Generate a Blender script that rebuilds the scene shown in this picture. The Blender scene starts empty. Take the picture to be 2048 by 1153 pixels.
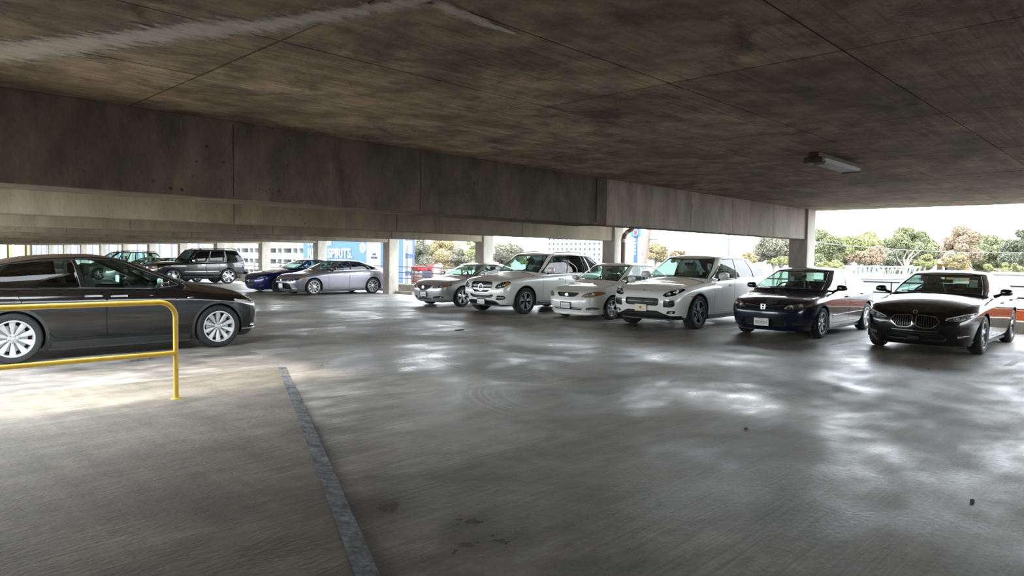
import bpy, bmesh, math, random
import numpy as np
from mathutils import Vector, Matrix, geometry
PI = math.pi
random.seed(7)
rng = np.random.default_rng(7)
scene = bpy.context.scene
COL = scene.collection

# ------------------------------------------------------------------ camera
# world axes: X runs across the deck to the open edge, Y along that edge, Z up, metres
IW, IH, FPX = 2048.0, 1153.0, 1381.5
CAM_H = 1.562
_yaw, _pitch, _roll = math.radians(44.275), math.radians(2.557), math.radians(-0.790)
_f = np.array([math.cos(_yaw) * math.cos(_pitch), math.sin(_yaw) * math.cos(_pitch), -math.sin(_pitch)])
_r0 = np.array([math.sin(_yaw), -math.cos(_yaw), 0.0]); _d0 = np.cross(_f, _r0)
CM = np.array([math.cos(_roll) * _r0 + math.sin(_roll) * _d0, -math.sin(_roll) * _r0 + math.cos(_roll) * _d0, _f]).T   # camera (right, down, forward) -> world
def floor_z(y):
    """the deck falls a little towards the far end"""
    return -0.00424 * max(0.0, y - 5.0)
cam_d = bpy.data.cameras.new('camera')
cam = bpy.data.objects.new('camera', cam_d)
COL.objects.link(cam)
cam_d.sensor_fit = 'HORIZONTAL'; cam_d.sensor_width = 36.0
cam_d.lens = FPX / IW * 36.0
cam_d.clip_start = 0.05; cam_d.clip_end = 5000
right, down, fwd = CM[:, 0], CM[:, 1], CM[:, 2]
cam.matrix_world = Matrix(((right[0], -down[0], -fwd[0], 0), (right[1], -down[1], -fwd[1], 0),
                           (right[2], -down[2], -fwd[2], CAM_H), (0, 0, 0, 1)))
scene.camera = cam

def ray(px, py):
    return CM @ np.array([px - 1024.0, py - 576.5, FPX])
def at_z(px, py, z=0.0):
    d = ray(px, py); t = (z - CAM_H) / d[2]
    return Vector((d[0] * t, d[1] * t, z))
def at_x(px, py, X):
    d = ray(px, py); t = X / d[0]
    return Vector((X, d[1] * t, CAM_H + d[2] * t))
def at_y(px, py, Y):
    d = ray(px, py); t = Y / d[1]
    return Vector((d[0] * t, Y, CAM_H + d[2] * t))

# ------------------------------------------------------------------ world, sun, exposure
world = bpy.data.worlds.new('world'); scene.world = world
world.use_nodes = True
wn = world.node_tree.nodes; wl = world.node_tree.links
wn.clear()
w_out = wn.new('ShaderNodeOutputWorld'); w_bg = wn.new('ShaderNodeBackground')
w_tc = wn.new('ShaderNodeTexCoord'); w_sep = wn.new('ShaderNodeSeparateXYZ')
w_ramp = wn.new('ShaderNodeValToRGB')
wl.new(w_tc.outputs['Generated'], w_sep.inputs[0])
wl.new(w_sep.outputs['Z'], w_ramp.inputs['Fac'])
cr = w_ramp.color_ramp
cr.elements[0].position = 0.0; cr.elements[0].color = (0.93, 0.975, 1.0, 1)
cr.elements[1].position = 0.35; cr.elements[1].color = (0.84, 0.93, 1.0, 1)
wl.new(w_ramp.outputs['Color'], w_bg.inputs['Color'])
w_bg.inputs['Strength'].default_value = 5.0
wl.new(w_bg.outputs[0], w_out.inputs['Surface'])
sun_d = bpy.data.lights.new('sun', 'SUN'); sun_d.energy = 3.0; sun_d.angle = math.radians(9.0)
sun_d.color = (1.0, 0.93, 0.82)
sun = bpy.data.objects.new('sun', sun_d); COL.objects.link(sun)
sun.rotation_euler = Vector((0.50, 0.08, -0.87)).to_track_quat('-Z', 'Y').to_euler()
vs = scene.view_settings
vs.view_transform = 'Standard'; vs.look = 'None'; vs.gamma = 1.0; vs.use_curve_mapping = False
vs.exposure = 0.95
try:
    scene.cycles.use_denoising = True
    scene.cycles.max_bounces = 8; scene.cycles.diffuse_bounces = 4; scene.cycles.glossy_bounces = 4; scene.cycles.transparent_max_bounces = 12
    scene.cycles.adaptive_threshold = 0.06
    scene.cycles.caustics_reflective = False; scene.cycles.caustics_refractive = False
except Exception:
    pass

# ------------------------------------------------------------------ materials
def srgb(r, g, b):
    f = lambda c: (c / 255 / 12.92) if c / 255 <= 0.04045 else ((c / 255 + 0.055) / 1.055) ** 2.4
    return (f(r), f(g), f(b), 1.0)
def new_mat(name):
    m = bpy.data.materials.new(name); m.use_nodes = True
    nt = m.node_tree
    return m, nt.nodes, nt.links, nt.nodes['Principled BSDF']
def setp(b, **kw):
    names = dict(base='Base Color', rough='Roughness', metal='Metallic', spec='Specular IOR Level', coat='Coat Weight',
                 coatr='Coat Roughness', trans='Transmission Weight', ior='IOR', alpha='Alpha')
    for k, v in kw.items():
        b.inputs[names[k]].default_value = v
def simple(name, col, rough=0.5, metal=0.0, vary=0.06, scale=8.0, **kw):
    """plain procedural material: a base colour with a light noise variation"""
    m, n, l, b = new_mat(name)
    setp(b, rough=rough, metal=metal, **kw)
    tc = n.new('ShaderNodeTexCoord'); nz = n.new('ShaderNodeTexNoise'); nz.inputs['Scale'].default_value = scale
    nz.inputs['Detail'].default_value = 4
    mx = n.new('ShaderNodeMix'); mx.data_type = 'RGBA'
    c = np.array(col[:3])
    mx.inputs['A'].default_value = (*(c * (1 - vary)), 1); mx.inputs['B'].default_value = (*np.minimum(c * (1 + vary), 1), 1)
    l.new(tc.outputs['Object'], nz.inputs['Vector']); l.new(nz.outputs['Fac'], mx.inputs['Factor'])
    l.new(mx.outputs['Result'], b.inputs['Base Color'])
    return m
def paint(name, col, metal=0.0, rough=0.3):
    m, n, l, b = new_mat(name)
    setp(b, base=(*col[:3], 1), metal=metal, rough=rough, coat=1.0, coatr=0.03)
    nz = n.new('ShaderNodeTexNoise'); nz.inputs['Scale'].default_value = 3.0
    tc = n.new('ShaderNodeTexCoord'); mp = n.new('ShaderNodeMapRange')
    mp.inputs['To Min'].default_value = rough - 0.04; mp.inputs['To Max'].default_value = rough + 0.05
    l.new(tc.outputs['Object'], nz.inputs['Vector']); l.new(nz.outputs['Fac'], mp.inputs['Value'])
    l.new(mp.outputs['Result'], b.inputs['Roughness'])
    return m
def glass(name, tint, ior=1.5):
    m, n, l, b = new_mat(name)
    n.remove(b)
    tr = n.new('ShaderNodeBsdfTransparent'); tr.inputs['Color'].default_value = (*tint, 1)
    gl = n.new('ShaderNodeBsdfGlossy'); gl.inputs['Roughness'].default_value = 0.01
    lw = n.new('ShaderNodeLayerWeight'); lw.inputs['Blend'].default_value = 0.5
    pw = n.new('ShaderNodeMath'); pw.operation = 'POWER'; pw.inputs[1].default_value = 4.6; l.new(lw.outputs['Facing'], pw.inputs[0])
    fr = n.new('ShaderNodeMath'); fr.operation = 'MULTIPLY_ADD'; fr.inputs[1].default_value = 0.92; fr.inputs[2].default_value = 0.05; l.new(pw.outputs[0], fr.inputs[0])
    mx = n.new('ShaderNodeMixShader')
    l.new(fr.outputs[0], mx.inputs[0]); l.new(tr.outputs[0], mx.inputs[1]); l.new(gl.outputs[0], mx.inputs[2])
    l.new(mx.outputs[0], n['Material Output'].inputs['Surface'])
    return m
def emit_mat(name, col, s):
    m, n, l, b = new_mat(name)
    b.inputs['Emission Color'].default_value = (*col, 1); b.inputs['Emission Strength'].default_value = s
    return m

M = {}
M['rubber'] = simple('tyre_rubber', (0.018, 0.018, 0.019), 0.75)
M['black'] = simple('black_plastic', (0.016, 0.016, 0.017), 0.5)
M['gap'] = simple('panel_gap_black', (0.008, 0.008, 0.008), 0.8)
M['gloss_black'] = simple('gloss_black', (0.01, 0.01, 0.011), 0.12)
M['chrome'] = simple('chrome', (0.82, 0.83, 0.85), 0.12, 1.0, vary=0.02)
M['alloy'] = simple('silver_alloy', (0.66, 0.67, 0.69), 0.3, 0.85, vary=0.03)
M['alloy_pale'] = simple('pale_alloy', (0.56, 0.57, 0.58), 0.38, 0.45, vary=0.03)
M['alloy_dark'] = simple('dark_alloy', (0.08, 0.08, 0.09), 0.3, 0.8)
M['disc'] = simple('brake_disc', (0.3, 0.3, 0.3), 0.4, 0.9)
M['glass'] = glass('car_glass', (0.62, 0.80, 0.74))
M['glass_dark'] = glass('privacy_glass', (0.05, 0.055, 0.055))
M['lens'] = glass('lamp_lens', (0.93, 0.95, 0.95))
M['lens_amber'] = simple('amber_lens', (0.85, 0.20, 0.03), 0.15)
M['lens_red'] = simple('red_lens', (0.45, 0.02, 0.02), 0.15)
M['lens_yellow'] = simple('yellowed_lens', (0.52, 0.49, 0.38), 0.2)
M['housing'] = simple('lamp_housing', (0.35, 0.35, 0.36), 0.25, 0.8)
M['housing_dark'] = simple('lamp_housing_dark', (0.03, 0.03, 0.032), 0.25, 0.3)
M['interior'] = simple('interior_dark', (0.03, 0.03, 0.031), 0.8)
M['interior_tan'] = simple('interior_tan', (0.25, 0.21, 0.17), 0.8)
M['interior_grey'] = simple('interior_grey', (0.10, 0.10, 0.105), 0.8)
M['plate'] = simple('plate_white', (0.78, 0.78, 0.76), 0.4)
M['plate_text'] = simple('plate_navy', (0.02, 0.03, 0.12), 0.5)
M['plate_red'] = simple('plate_red', (0.55, 0.05, 0.06), 0.5)

# ------------------------------------------------------------------ mesh helpers
def link(name, me, mat=None, parent=None):
    o = bpy.data.objects.new(name, me); COL.objects.link(o)
    if mat is not None and me is not None: me.materials.append(M[mat] if isinstance(mat, str) else mat)
    if parent is not None: o.parent = parent
    return o
def mesh_from(name, verts, faces, smooth=False):
    me = bpy.data.meshes.new(name)
    me.from_pydata([tuple(map(float, v)) for v in verts], [], [tuple(map(int, f)) for f in faces])
    if smooth:
        me.polygons.foreach_set('use_smooth', [True] * len(me.polygons))
    me.update()
    return me
def tag(o, label=None, cat=None, group=None, kind=None):
    if label: o['label'] = label
    if cat: o['category'] = cat
    if group: o['group'] = group
    if kind: o['kind'] = kind
    return o
def empty(name, loc=(0, 0, 0), rz=0.0):
    o = bpy.data.objects.new(name, None); COL.objects.link(o)
    o.location = loc; o.rotation_euler = (0, 0, rz)
    return o
class MB:
    """collects simple solids into one mesh"""
    def __init__(self): self.v = []; self.f = []
    def add(self, vs, fs):
        k = len(self.v); self.v += [tuple(map(float, p)) for p in vs]; self.f += [tuple(i + k for i in f) for f in fs]
        return self
    def box(self, x0, x1, y0, y1, z0, z1):
        v = [(x0, y0, z0), (x1, y0, z0), (x1, y1, z0), (x0, y1, z0), (x0, y0, z1), (x1, y0, z1), (x1, y1, z1), (x0, y1, z1)]
        return self.add(v, [(0, 3, 2, 1), (4, 5, 6, 7), (0, 1, 5, 4), (1, 2, 6, 5), (2, 3, 7, 6), (3, 0, 4, 7)])
    def bbox(self, x0, x1, y0, y1, z0, z1, b=0.02):
        """box with chamfered edges"""
        bm = bmesh.new(); bmesh.ops.create_cube(bm, size=1.0)
        for q in bm.verts: q.co = ((x0 + x1) / 2 + q.co.x * (x1 - x0), (y0 + y1) / 2 + q.co.y * (y1 - y0), (z0 + z1) / 2 + q.co.z * (z1 - z0))
        bmesh.ops.bevel(bm, geom=bm.edges[:], offset=b, segments=2, affect='EDGES', profile=0.5)
        bm.verts.index_update()
        self.add([q.co[:] for q in bm.verts], [[q.index for q in f.verts] for f in bm.faces]); bm.free()
        return self
    def tube(self, pts, r, n=8, cap=True):
        """round bar along a polyline; r a number or one per point"""
        P = [Vector(p) for p in pts]; m = len(P)
        rs = r if hasattr(r, '__len__') else [r] * m
        up = None; rows = []
        for i in range(m):
            t = (P[min(i + 1, m - 1)] - P[max(i - 1, 0)]).normalized()
            if up is None:
                up = Vector((0, 0, 1)) if abs(t.z) < 0.9 else Vector((1, 0, 0))
            a = t.cross(up).normalized(); b = a.cross(t).normalized(); up = b
            rows.append([P[i] + (a * math.cos(2 * PI * k / n) + b * math.sin(2 * PI * k / n)) * rs[i] for k in range(n)])
        v = [p for row in rows for p in row]; f = []
        for i in range(m - 1):
            for k in range(n):
                f.append((i * n + k, i * n + (k + 1) % n, (i + 1) * n + (k + 1) % n, (i + 1) * n + k))
        if cap:
            f.append(tuple(range(n - 1, -1, -1))); f.append(tuple((m - 1) * n + k for k in range(n)))
        return self.add(v, f)
    def bar(self, a, b, w, h):
        """rectangular bar from a to b"""
        a = Vector(a); b = Vector(b); t = (b - a).normalized()
        up = Vector((0, 0, 1)) if abs(t.z) < 0.95 else Vector((1, 0, 0))
        s = t.cross(up).normalized() * (w / 2); u = s.cross(t).normalized() * (h / 2)
        v = [p + i * s + j * u for p in (a, b) for i, j in ((-1, -1), (1, -1), (1, 1), (-1, 1))]
        return self.add(v, [(3, 2, 1, 0), (4, 5, 6, 7), (0, 1, 5, 4), (1, 2, 6, 5), (2, 3, 7, 6), (3, 0, 4, 7)])
    def lathe(self, prof, c=(0, 0, 0), axis='y', n=32, mat=None):
        """profile (radius, along) spun about an axis through c"""
        rows = []
        for r, a in prof:
            row = []
            for k in range(n):
                t = 2 * PI * k / n; p, q = r * math.cos(t), r * math.sin(t)
                w = {'y': (p, a, q), 'z': (p, q, a), 'x': (a, p, q)}[axis]
                row.append((w[0] + c[0], w[1] + c[1], w[2] + c[2]) if mat is None else tuple(mat @ Vector(w)))
            rows.append(row)
        f = []
        for i in range(len(prof) - 1):
            for k in range(n):
                f.append((i * n + k, i * n + (k + 1) % n, (i + 1) * n + (k + 1) % n, (i + 1) * n + k))
        return self.add([p for r in rows for p in r], f)
    def prism(self, poly, a0, a1, axis='y'):
        """polygon in the plane across an axis, extruded from a0 to a1"""
        n = len(poly)
        mk = {'y': lambda p, a: (p[0], a, p[1]), 'z': lambda p, a: (p[0], p[1], a), 'x': lambda p, a: (a, p[0], p[1])}[axis]
        v = [mk(p, a0) for p in poly] + [mk(p, a1) for p in poly]
        f = [tuple(range(n)), tuple(range(2 * n - 1, n - 1, -1))] + [(i, i + n, (i + 1) % n + n, (i + 1) % n) for i in range(n)]
        return self.add(v, f)
    def build(self, name, mat, parent=None, smooth=False, recalc=True):
        me = mesh_from(name, self.v, self.f)
        if recalc:
            bm = bmesh.new(); bm.from_mesh(me); bmesh.ops.recalc_face_normals(bm, faces=bm.faces[:]); bm.to_mesh(me); bm.free()
        if smooth:
            me.polygons.foreach_set('use_smooth', [True] * len(me.polygons))
            try: me.set_sharp_from_angle(angle=math.radians(40))
            except Exception: pass
        return link(name, me, mat, parent)
def text_mesh(name, s, size, mat, parent=None, depth=0.002, align='CENTER', bold=0.0):
    """flat lettering as a mesh in its own XY plane"""
    cu = bpy.data.curves.new(name, 'FONT'); cu.body = s; cu.size = size; cu.align_x = align; cu.align_y = 'CENTER'; cu.extrude = depth
    cu.resolution_u = 3; cu.offset = bold
    t = bpy.data.objects.new(name + '_tmp', cu); COL.objects.link(t)
    me = bpy.data.meshes.new_from_object(t.evaluated_get(bpy.context.evaluated_depsgraph_get()))
    bpy.data.objects.remove(t); bpy.data.curves.remove(cu)
    me.name = name
    me.materials.clear()
    return link(name, me, mat, parent)
def pchip(pts):
    pts = np.array(sorted(pts), float)
    if len(pts) == 1: return lambda x: np.full_like(np.asarray(x, float), pts[0, 1])
    X, Y = pts[:, 0], pts[:, 1]; h = np.diff(X); d = np.diff(Y) / h
    m = np.zeros(len(X)); m[0], m[-1] = d[0], d[-1]
    for i in range(1, len(X) - 1):
        if d[i - 1] * d[i] > 0:
            a, b = 2 * h[i] + h[i - 1], h[i] + 2 * h[i - 1]
            m[i] = (a + b) / (a / d[i - 1] + b / d[i])
    def f(x):
        x = np.clip(np.asarray(x, float), X[0], X[-1])
        i = np.clip(np.searchsorted(X, x, side='right') - 1, 0, len(X) - 2)
        t = (x - X[i]) / h[i]
        return (Y[i] * (1 + 2 * t) * (1 - t) ** 2 + h[i] * m[i] * t * (1 - t) ** 2 + Y[i + 1] * t * t * (3 - 2 * t) + h[i] * m[i + 1] * t * t * (t - 1))
    return f
# ------------------------------------------------------------------ car kit: lofted skins cut into panels
PLAN_F = [(0, 0), (.012, .22), (.04, .45), (.09, .66), (.18, .82), (.34, .925), (.58, .98), (.95, 1.0)]
PLAN_R = [(0, 0), (.010, .25), (.035, .5), (.08, .7), (.16, .85), (.32, .945), (.6, .99), (.95, 1.0)]
PLAN_HF = [(0, 0), (.02, .32), (.06, .58), (.125, .8), (.20, .93), (.30, 1.0)]
PLAN_HR = [(0, 0), (.02, .4), (.06, .7), (.13, .88), (.21, .965), (.32, 1.0)]
def plan_fn(pts):
    a = np.array(pts, float); t = np.r_[0, np.cumsum(np.hypot(np.diff(a[:, 0]), np.diff(a[:, 1])))]; t /= t[-1]
    return pchip(list(zip(t, a[:, 0]))), pchip(list(zip(t, a[:, 1]))), a[-1, 0]
class Chart:
    """surface over (s, v): s runs from the middle of the nose round one flank to the middle of the tail, v climbs the rings,
    and past the last ring the top closes on a spine"""
    def __init__(self, rings, pf, pr, zc, spine, pdrop=2.3, sa=.30, sb=.72, wx=None):
        self.rings = [dict(xf=r[0], xr=r[1], w=r[2], z=pchip(r[3]), kf=r[4] if len(r) > 4 else 1.0, kr=r[5] if len(r) > 5 else 1.0) for r in rings]
        self.vt = len(rings) - 1; self.pf = plan_fn(pf); self.pr = plan_fn(pr)
        self.zc = pchip(zc); self.spine = spine; self.p = pdrop; self.sa, self.sb = sa, sb
        self.wx = pchip(wx) if wx else None
        S, V = np.meshgrid(np.linspace(0, 1, 181), np.linspace(0, self.vt + 1, (self.vt + 1) * 16 + 1), indexing='ij')
        self.S, self.V = S.ravel(), V.ravel(); self.P = self(self.S, self.V)
    def ring(self, k, s):
        r = self.rings[k]; s = np.asarray(s, float); x = np.empty_like(s); yn = np.ones_like(s)
        F, R = self.pf[2] * r['kf'], self.pr[2] * r['kr']
        a = s < self.sa; t = s[a] / self.sa
        x[a] = r['xf'] + self.pf[0](t) * r['kf']; yn[a] = self.pf[1](t)
        b = s > self.sb; t = (1 - s[b]) / (1 - self.sb)
        x[b] = r['xr'] - self.pr[0](t) * r['kr']; yn[b] = self.pr[1](t)
        c = ~(a | b); u = (s[c] - self.sa) / (self.sb - self.sa)
        x[c] = (r['xf'] + F) * (1 - u) + (r['xr'] - R) * u
        y = r['w'] * yn
        if self.wx is not None: y = y * self.wx(x)
        return np.stack([x, y, r['z'](x)], -1)
    def __call__(self, s, v):
        s = np.atleast_1d(np.asarray(s, float)); v = np.atleast_1d(np.asarray(v, float))
        n = self.vt; R = np.stack([self.ring(k, s) for k in range(n + 1)])
        P5 = R[n]; qx = np.clip(P5[:, 0], *self.spine)
        d = np.stack([qx - P5[:, 0], -P5[:, 1]], -1); dl = np.maximum(np.linalg.norm(d, axis=1, keepdims=True), 1e-6)
        ph = P5.copy(); ph[:, :2] += d / dl * 0.12; ph[:, 2] += 0.03
        R = np.concatenate([(2 * R[0] - R[1])[None], R, ph[None]])
        i = np.clip(np.floor(v).astype(int), 0, n - 1); t = np.clip(v - i, 0, 1)[:, None]; j = np.arange(len(s))
        p0, p1, p2, p3 = R[i, j], R[i + 1, j], R[i + 2, j], R[i + 3, j]
        out = 0.5 * (2 * p1 + (p2 - p0) * t + (2 * p0 - 5 * p1 + 4 * p2 - p3) * t ** 2 + (3 * p1 - p0 - 3 * p2 + p3) * t ** 3)
        top = v > n
        if top.any():
            t = np.clip(v[top] - n, 0, 1); A = P5[top]
            x = A[:, 0] + (qx[top] - A[:, 0]) * t; y = A[:, 1] * (1 - t)
            z = self.zc(x) - (self.zc(A[:, 0]) - A[:, 2]) * (1 - t) ** self.p
            out[top] = np.stack([x, y, z], -1)
        out[:, 1] = np.maximum(out[:, 1], 0)
        return out
    def s_at(self, k, x):
        s = np.linspace(0, 1, 801); X = self.ring(k, s)[:, 0]
        return float(np.interp(x, X, s))
    def invert(self, proj, pts):
        ax = {'side': (0, 2), 'front': (1, 2), 'rear': (1, 2), 'top': (0, 1)}[proj]; ax = list(ax)
        m = {'side': (self.V <= self.vt) & (self.S > .08) & (self.S < .94), 'front': (self.V <= self.vt) & (self.S <= self.sa),
             'rear': (self.V <= self.vt) & (self.S >= self.sb), 'top': self.V >= self.vt}[proj]
        S, V, Q = self.S[m], self.V[m], self.P[m][:, ax]
        pts = np.asarray(pts, float)
        i = ((pts[:, None, :] - Q[None]) ** 2).sum(-1).argmin(1)
        s, v = S[i].copy(), V[i].copy(); lo, hi = S.min(), S.max(); vlo, vhi = V.min(), V.max()
        for _ in range(5):
            e = 1e-3
            f = self(s, v)[:, ax] - pts
            ss = np.where(s + e > 1, s - e, s + e); vv = np.where(v + e > vhi, v - e, v + e)
            Js = (self(ss, v)[:, ax] - f - pts) / (ss - s)[:, None]; Jv = (self(s, vv)[:, ax] - f - pts) / (vv - v)[:, None]
            det = Js[:, 0] * Jv[:, 1] - Js[:, 1] * Jv[:, 0]; det = np.where(np.abs(det) < 1e-6, 1e-6, det)
            ds = -(f[:, 0] * Jv[:, 1] - f[:, 1] * Jv[:, 0]) / det; dv = -(Js[:, 0] * f[:, 1] - Js[:, 1] * f[:, 0]) / det
            s = np.clip(s + np.clip(ds, -.02, .02), lo, hi); v = np.clip(v + np.clip(dv, -.2, .2), vlo, vhi)
        if proj == 'front': s[pts[:, 0] <= 1e-6] = 0.0
        if proj == 'rear': s[pts[:, 0] <= 1e-6] = 1.0
        return np.stack([s, v], -1)
    def points(self, proj, ab):
        """positions and outward normals at projected places; a negative first value means the other flank in front and rear views"""
        ab = np.asarray(ab, float).copy(); sg = np.ones(len(ab))
        if proj in ('front', 'rear'): sg = np.where(ab[:, 0] < 0, -1.0, 1.0); ab[:, 0] = np.abs(ab[:, 0])
        sv = self.invert(proj, ab)
        return self.at_svs(sv[:, 0], sv[:, 1], sg)
    def point(self, proj, a, b):
        return self.points(proj, [(a, b)])[0]
    def at_sv(self, s, v, sg=1.0):
        return self.at_svs([s], [v], np.array([sg]))[0]
    def at_svs(self, s, v, sg):
        e = 2e-3; s = np.asarray(s, float); v = np.asarray(v, float); n = len(s)
        s0, s1 = np.maximum(s - e, 0), np.minimum(s + e, 1); v0, v1 = np.maximum(v - e, 0), np.minimum(v + e, self.vt + 1)
        P = self(np.r_[s, s1, s0, s, s], np.r_[v, v, v, v1, v0]).reshape(5, n, 3)
        N = np.cross(P[1] - P[2], P[3] - P[4]); ln = np.linalg.norm(N, axis=1, keepdims=True)
        N = np.where(ln < 1e-12, np.array([[-1.0, 0, 0]]), N / np.maximum(ln, 1e-12))
        p = P[0].copy(); N[(s <= 1e-6) | (s >= 1 - 1e-6), 1] = 0
        c = np.stack([np.clip(p[:, 0], 1.0, 3.6), 0 * s, 0 * s + .5], -1)
        N = np.where(((p - c) * N).sum(1, keepdims=True) < 0, -N, N)
        p[:, 1] *= sg; N[:, 1] *= sg
        return [(Vector(a), Vector(b)) for a, b in zip(p, N)]
def round_poly(pts, r=0.03, step=0.04):
    """pts (a, b[, radius]); corners are rounded, edges filled in"""
    n = len(pts); out = []
    for i in range(n):
        p = np.array(pts[i][:2], float); q = np.array(pts[i - 1][:2], float); w = np.array(pts[(i + 1) % n][:2], float)
        rr = pts[i][2] if len(pts[i]) > 2 else r
        d0, d1 = np.linalg.norm(q - p), np.linalg.norm(w - p); k = min(rr, d0 * .45, d1 * .45)
        if k <= 1e-6: out.append(p)
        else:
            a = p + (q - p) / d0 * k; b = p + (w - p) / d1 * k
            for t in np.linspace(0, 1, 6): out.append(a * (1 - t) ** 2 + p * 2 * t * (1 - t) + b * t * t)
    res = []
    for i in range(len(out)):
        a, b = out[i], out[(i + 1) % len(out)]; m = max(1, int(np.ceil(np.linalg.norm(b - a) / step)))
        for k in range(m): res.append(a + (b - a) * k / m)
    return np.array(res)
def offset_poly(P, d, axis=None):
    """move a dense closed outline outward by d (inward when negative); points on the middle plane stay on it"""
    area = 0.5 * np.sum(P[:, 0] * np.roll(P[:, 1], -1) - np.roll(P[:, 0], -1) * P[:, 1])
    t = np.roll(P, -1, 0) - np.roll(P, 1, 0); nl = np.stack([t[:, 1], -t[:, 0]], -1)
    nl /= np.maximum(np.linalg.norm(nl, axis=1, keepdims=True), 1e-9)
    Q = P + nl * d * np.sign(area)
    if axis is not None: Q[P[:, axis] <= 1e-6, axis] = 0.0
    return Q
class Car:
    def __init__(self, name, body, house, paintm, ns=96, fine=1.0):
        self.name = name; self.B, self.H = body, house; self.paint = paintm
        self.regB, self.regH = [], []; self.fine = fine
        self.parts = {}; self.root = empty(name)
    def reg(self, chart, proj, pts, part, mat=None, r=.03, grow=0.0, depth=0.0, pair=False, parent=None, name=None, drop=False, dense=None):
        ch = self.B if chart == 'B' else self.H
        P = round_poly(pts, r) if dense is None else dense
        if grow: P = offset_poly(P, grow, axis=0 if proj in ('front', 'rear') else None)
        if proj == 'sv':
            sv = P / np.array([SVS, 1.0]); sv[:, 0] = np.clip(sv[:, 0], 0, 1)
        else: sv = ch.invert(proj, P)
        if part.startswith('arch'): sv = np.concatenate([[(sv[0, 0], -.01)], sv, [(sv[-1, 0], -.01)]])
        if np.sum(sv[:, 0] * np.roll(sv[:, 1], -1) - np.roll(sv[:, 0], -1) * sv[:, 1]) < 0: sv = sv[::-1]
        (self.regB if chart == 'B' else self.regH).append(dict(sv=sv, part=part, mat=mat, depth=depth, pair=pair, parent=parent, name=name or part, drop=drop))
        return P
    def skin(self):
        for ch, regs, base in ((self.B, self.regB, 'body'), (self.H, self.regH, 'cabin_frame')):
            ns = int(100 * self.fine); nside = int((9 if base == 'body' else 7) * self.fine); ntop = int(12 * self.fine)
            S = np.linspace(0, 1, ns); V = np.r_[np.linspace(0, ch.vt, ch.vt * nside + 1), ch.vt + 1 - (1 - np.linspace(0, 1, ntop + 1)[1:]) ** 1.3]
            KS, KV = 5.0, 0.22
            g = np.stack(np.meshgrid(S, V, indexing='ij'), -1).reshape(-1, 2); pts = [g]; faces = []; k = len(g)
            for r in regs:
                n = len(r['sv']); pts.append(r['sv']); faces += [(k + i, k + (i + 1) % n) for i in range(n)]; k += n
            A = np.concatenate(pts) * np.array([KS, KV])
            vo, _, fo, _, _, _ = geometry.delaunay_2d_cdt([Vector(p) for p in A], faces, [], 0, 1e-5, False)
            A = np.array([tuple(p) for p in vo]) / np.array([KS, KV])
            P = ch(np.clip(A[:, 0], 0, 1), np.clip(A[:, 1], 0, ch.vt + 1))
            T = np.array([f for f in fo if len(f) == 3], int)
            own = np.full(len(T), -1); C2 = A[T].mean(1)
            for i, r in enumerate(regs):
                a = r['sv']; b = np.roll(a, -1, 0); lo, hi = a.min(0), a.max(0)
                cand = np.where((C2 >= lo).all(1) & (C2 <= hi).all(1))[0]; q = C2[cand]
                cr = (a[None, :, 1] > q[:, None, 1]) != (b[None, :, 1] > q[:, None, 1])
                dy = np.where(np.abs(b[:, 1] - a[:, 1]) < 1e-12, 1e-12, b[:, 1] - a[:, 1])
                xi = a[None, :, 0] + (q[:, None, 1] - a[None, :, 1]) / dy * (b - a)[None, :, 0]
                own[cand[((cr & (q[:, None, 0] < xi)).sum(1) % 2) == 1]] = i
            ar = np.cross(P[T[:, 1]] - P[T[:, 0]], P[T[:, 2]] - P[T[:, 0]])
            cen = P[T].mean(1); ref = np.stack([np.clip(cen[:, 0], 1.0, 3.6), 0 * cen[:, 1], 0 * cen[:, 2] + .5], -1)
            if (ar * (cen - ref)).sum() < 0: T = T[:, ::-1]; ar = -ar
            N = np.zeros_like(P)
            for c in range(3): np.add.at(N, T[:, c], ar)
            N[P[:, 1] < 1e-6, 1] = 0
            N /= np.maximum(np.linalg.norm(N, axis=1, keepdims=True), 1e-12)
            good = np.linalg.norm(ar, axis=1) > 1e-10
            T, own = T[good], own[good]
            groups = {}
            for i in range(-1, len(regs)):
                key = base if i < 0 else regs[i]['part']
                groups.setdefault(key, []).append(i)
            for key, ids in groups.items():
                r = None if ids[0] < 0 else regs[ids[0]]
                if r is not None and r['drop']: continue
                t = T[np.isin(own, ids)]
                if len(t) == 0: continue
                self.emit(key, r, P, N, t)
                if base == 'cabin_frame' and r is None:
                    self.emit('headliner', dict(depth=.03, mat='interior_grey', pair=False, parent=None, name='headliner', nowall=True), P, N, t)
    def emit(self, key, r, P, N, t):
        used, inv = np.unique(t, return_inverse=True); t = inv.reshape(-1, 3); p = P[used].copy(); n = N[used].copy()
        d = 0.0 if r is None else r['depth']; wall = []
        base = p.copy()
        if d: p = p - n * d; p[base[:, 1] < 1e-6, 1] = 0.0
        k = len(p)
        if d and not (r or {}).get('nowall'):
            e = np.concatenate([t[:, [0, 1]], t[:, [1, 2]], t[:, [2, 0]]]); es = np.sort(e, 1)
            _, first, cnt = np.unique(es, axis=0, return_index=True, return_counts=True)
            be = e[first[cnt == 1]]
            be = be[~((base[be[:, 0], 1] < 1e-6) & (base[be[:, 1], 1] < 1e-6))]
            wall = [(a, b, b + k, a + k) for a, b in be]
        pair = bool(r and r['pair'])
        mat = self.paint if r is None or r['mat'] is None else r['mat']
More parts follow.
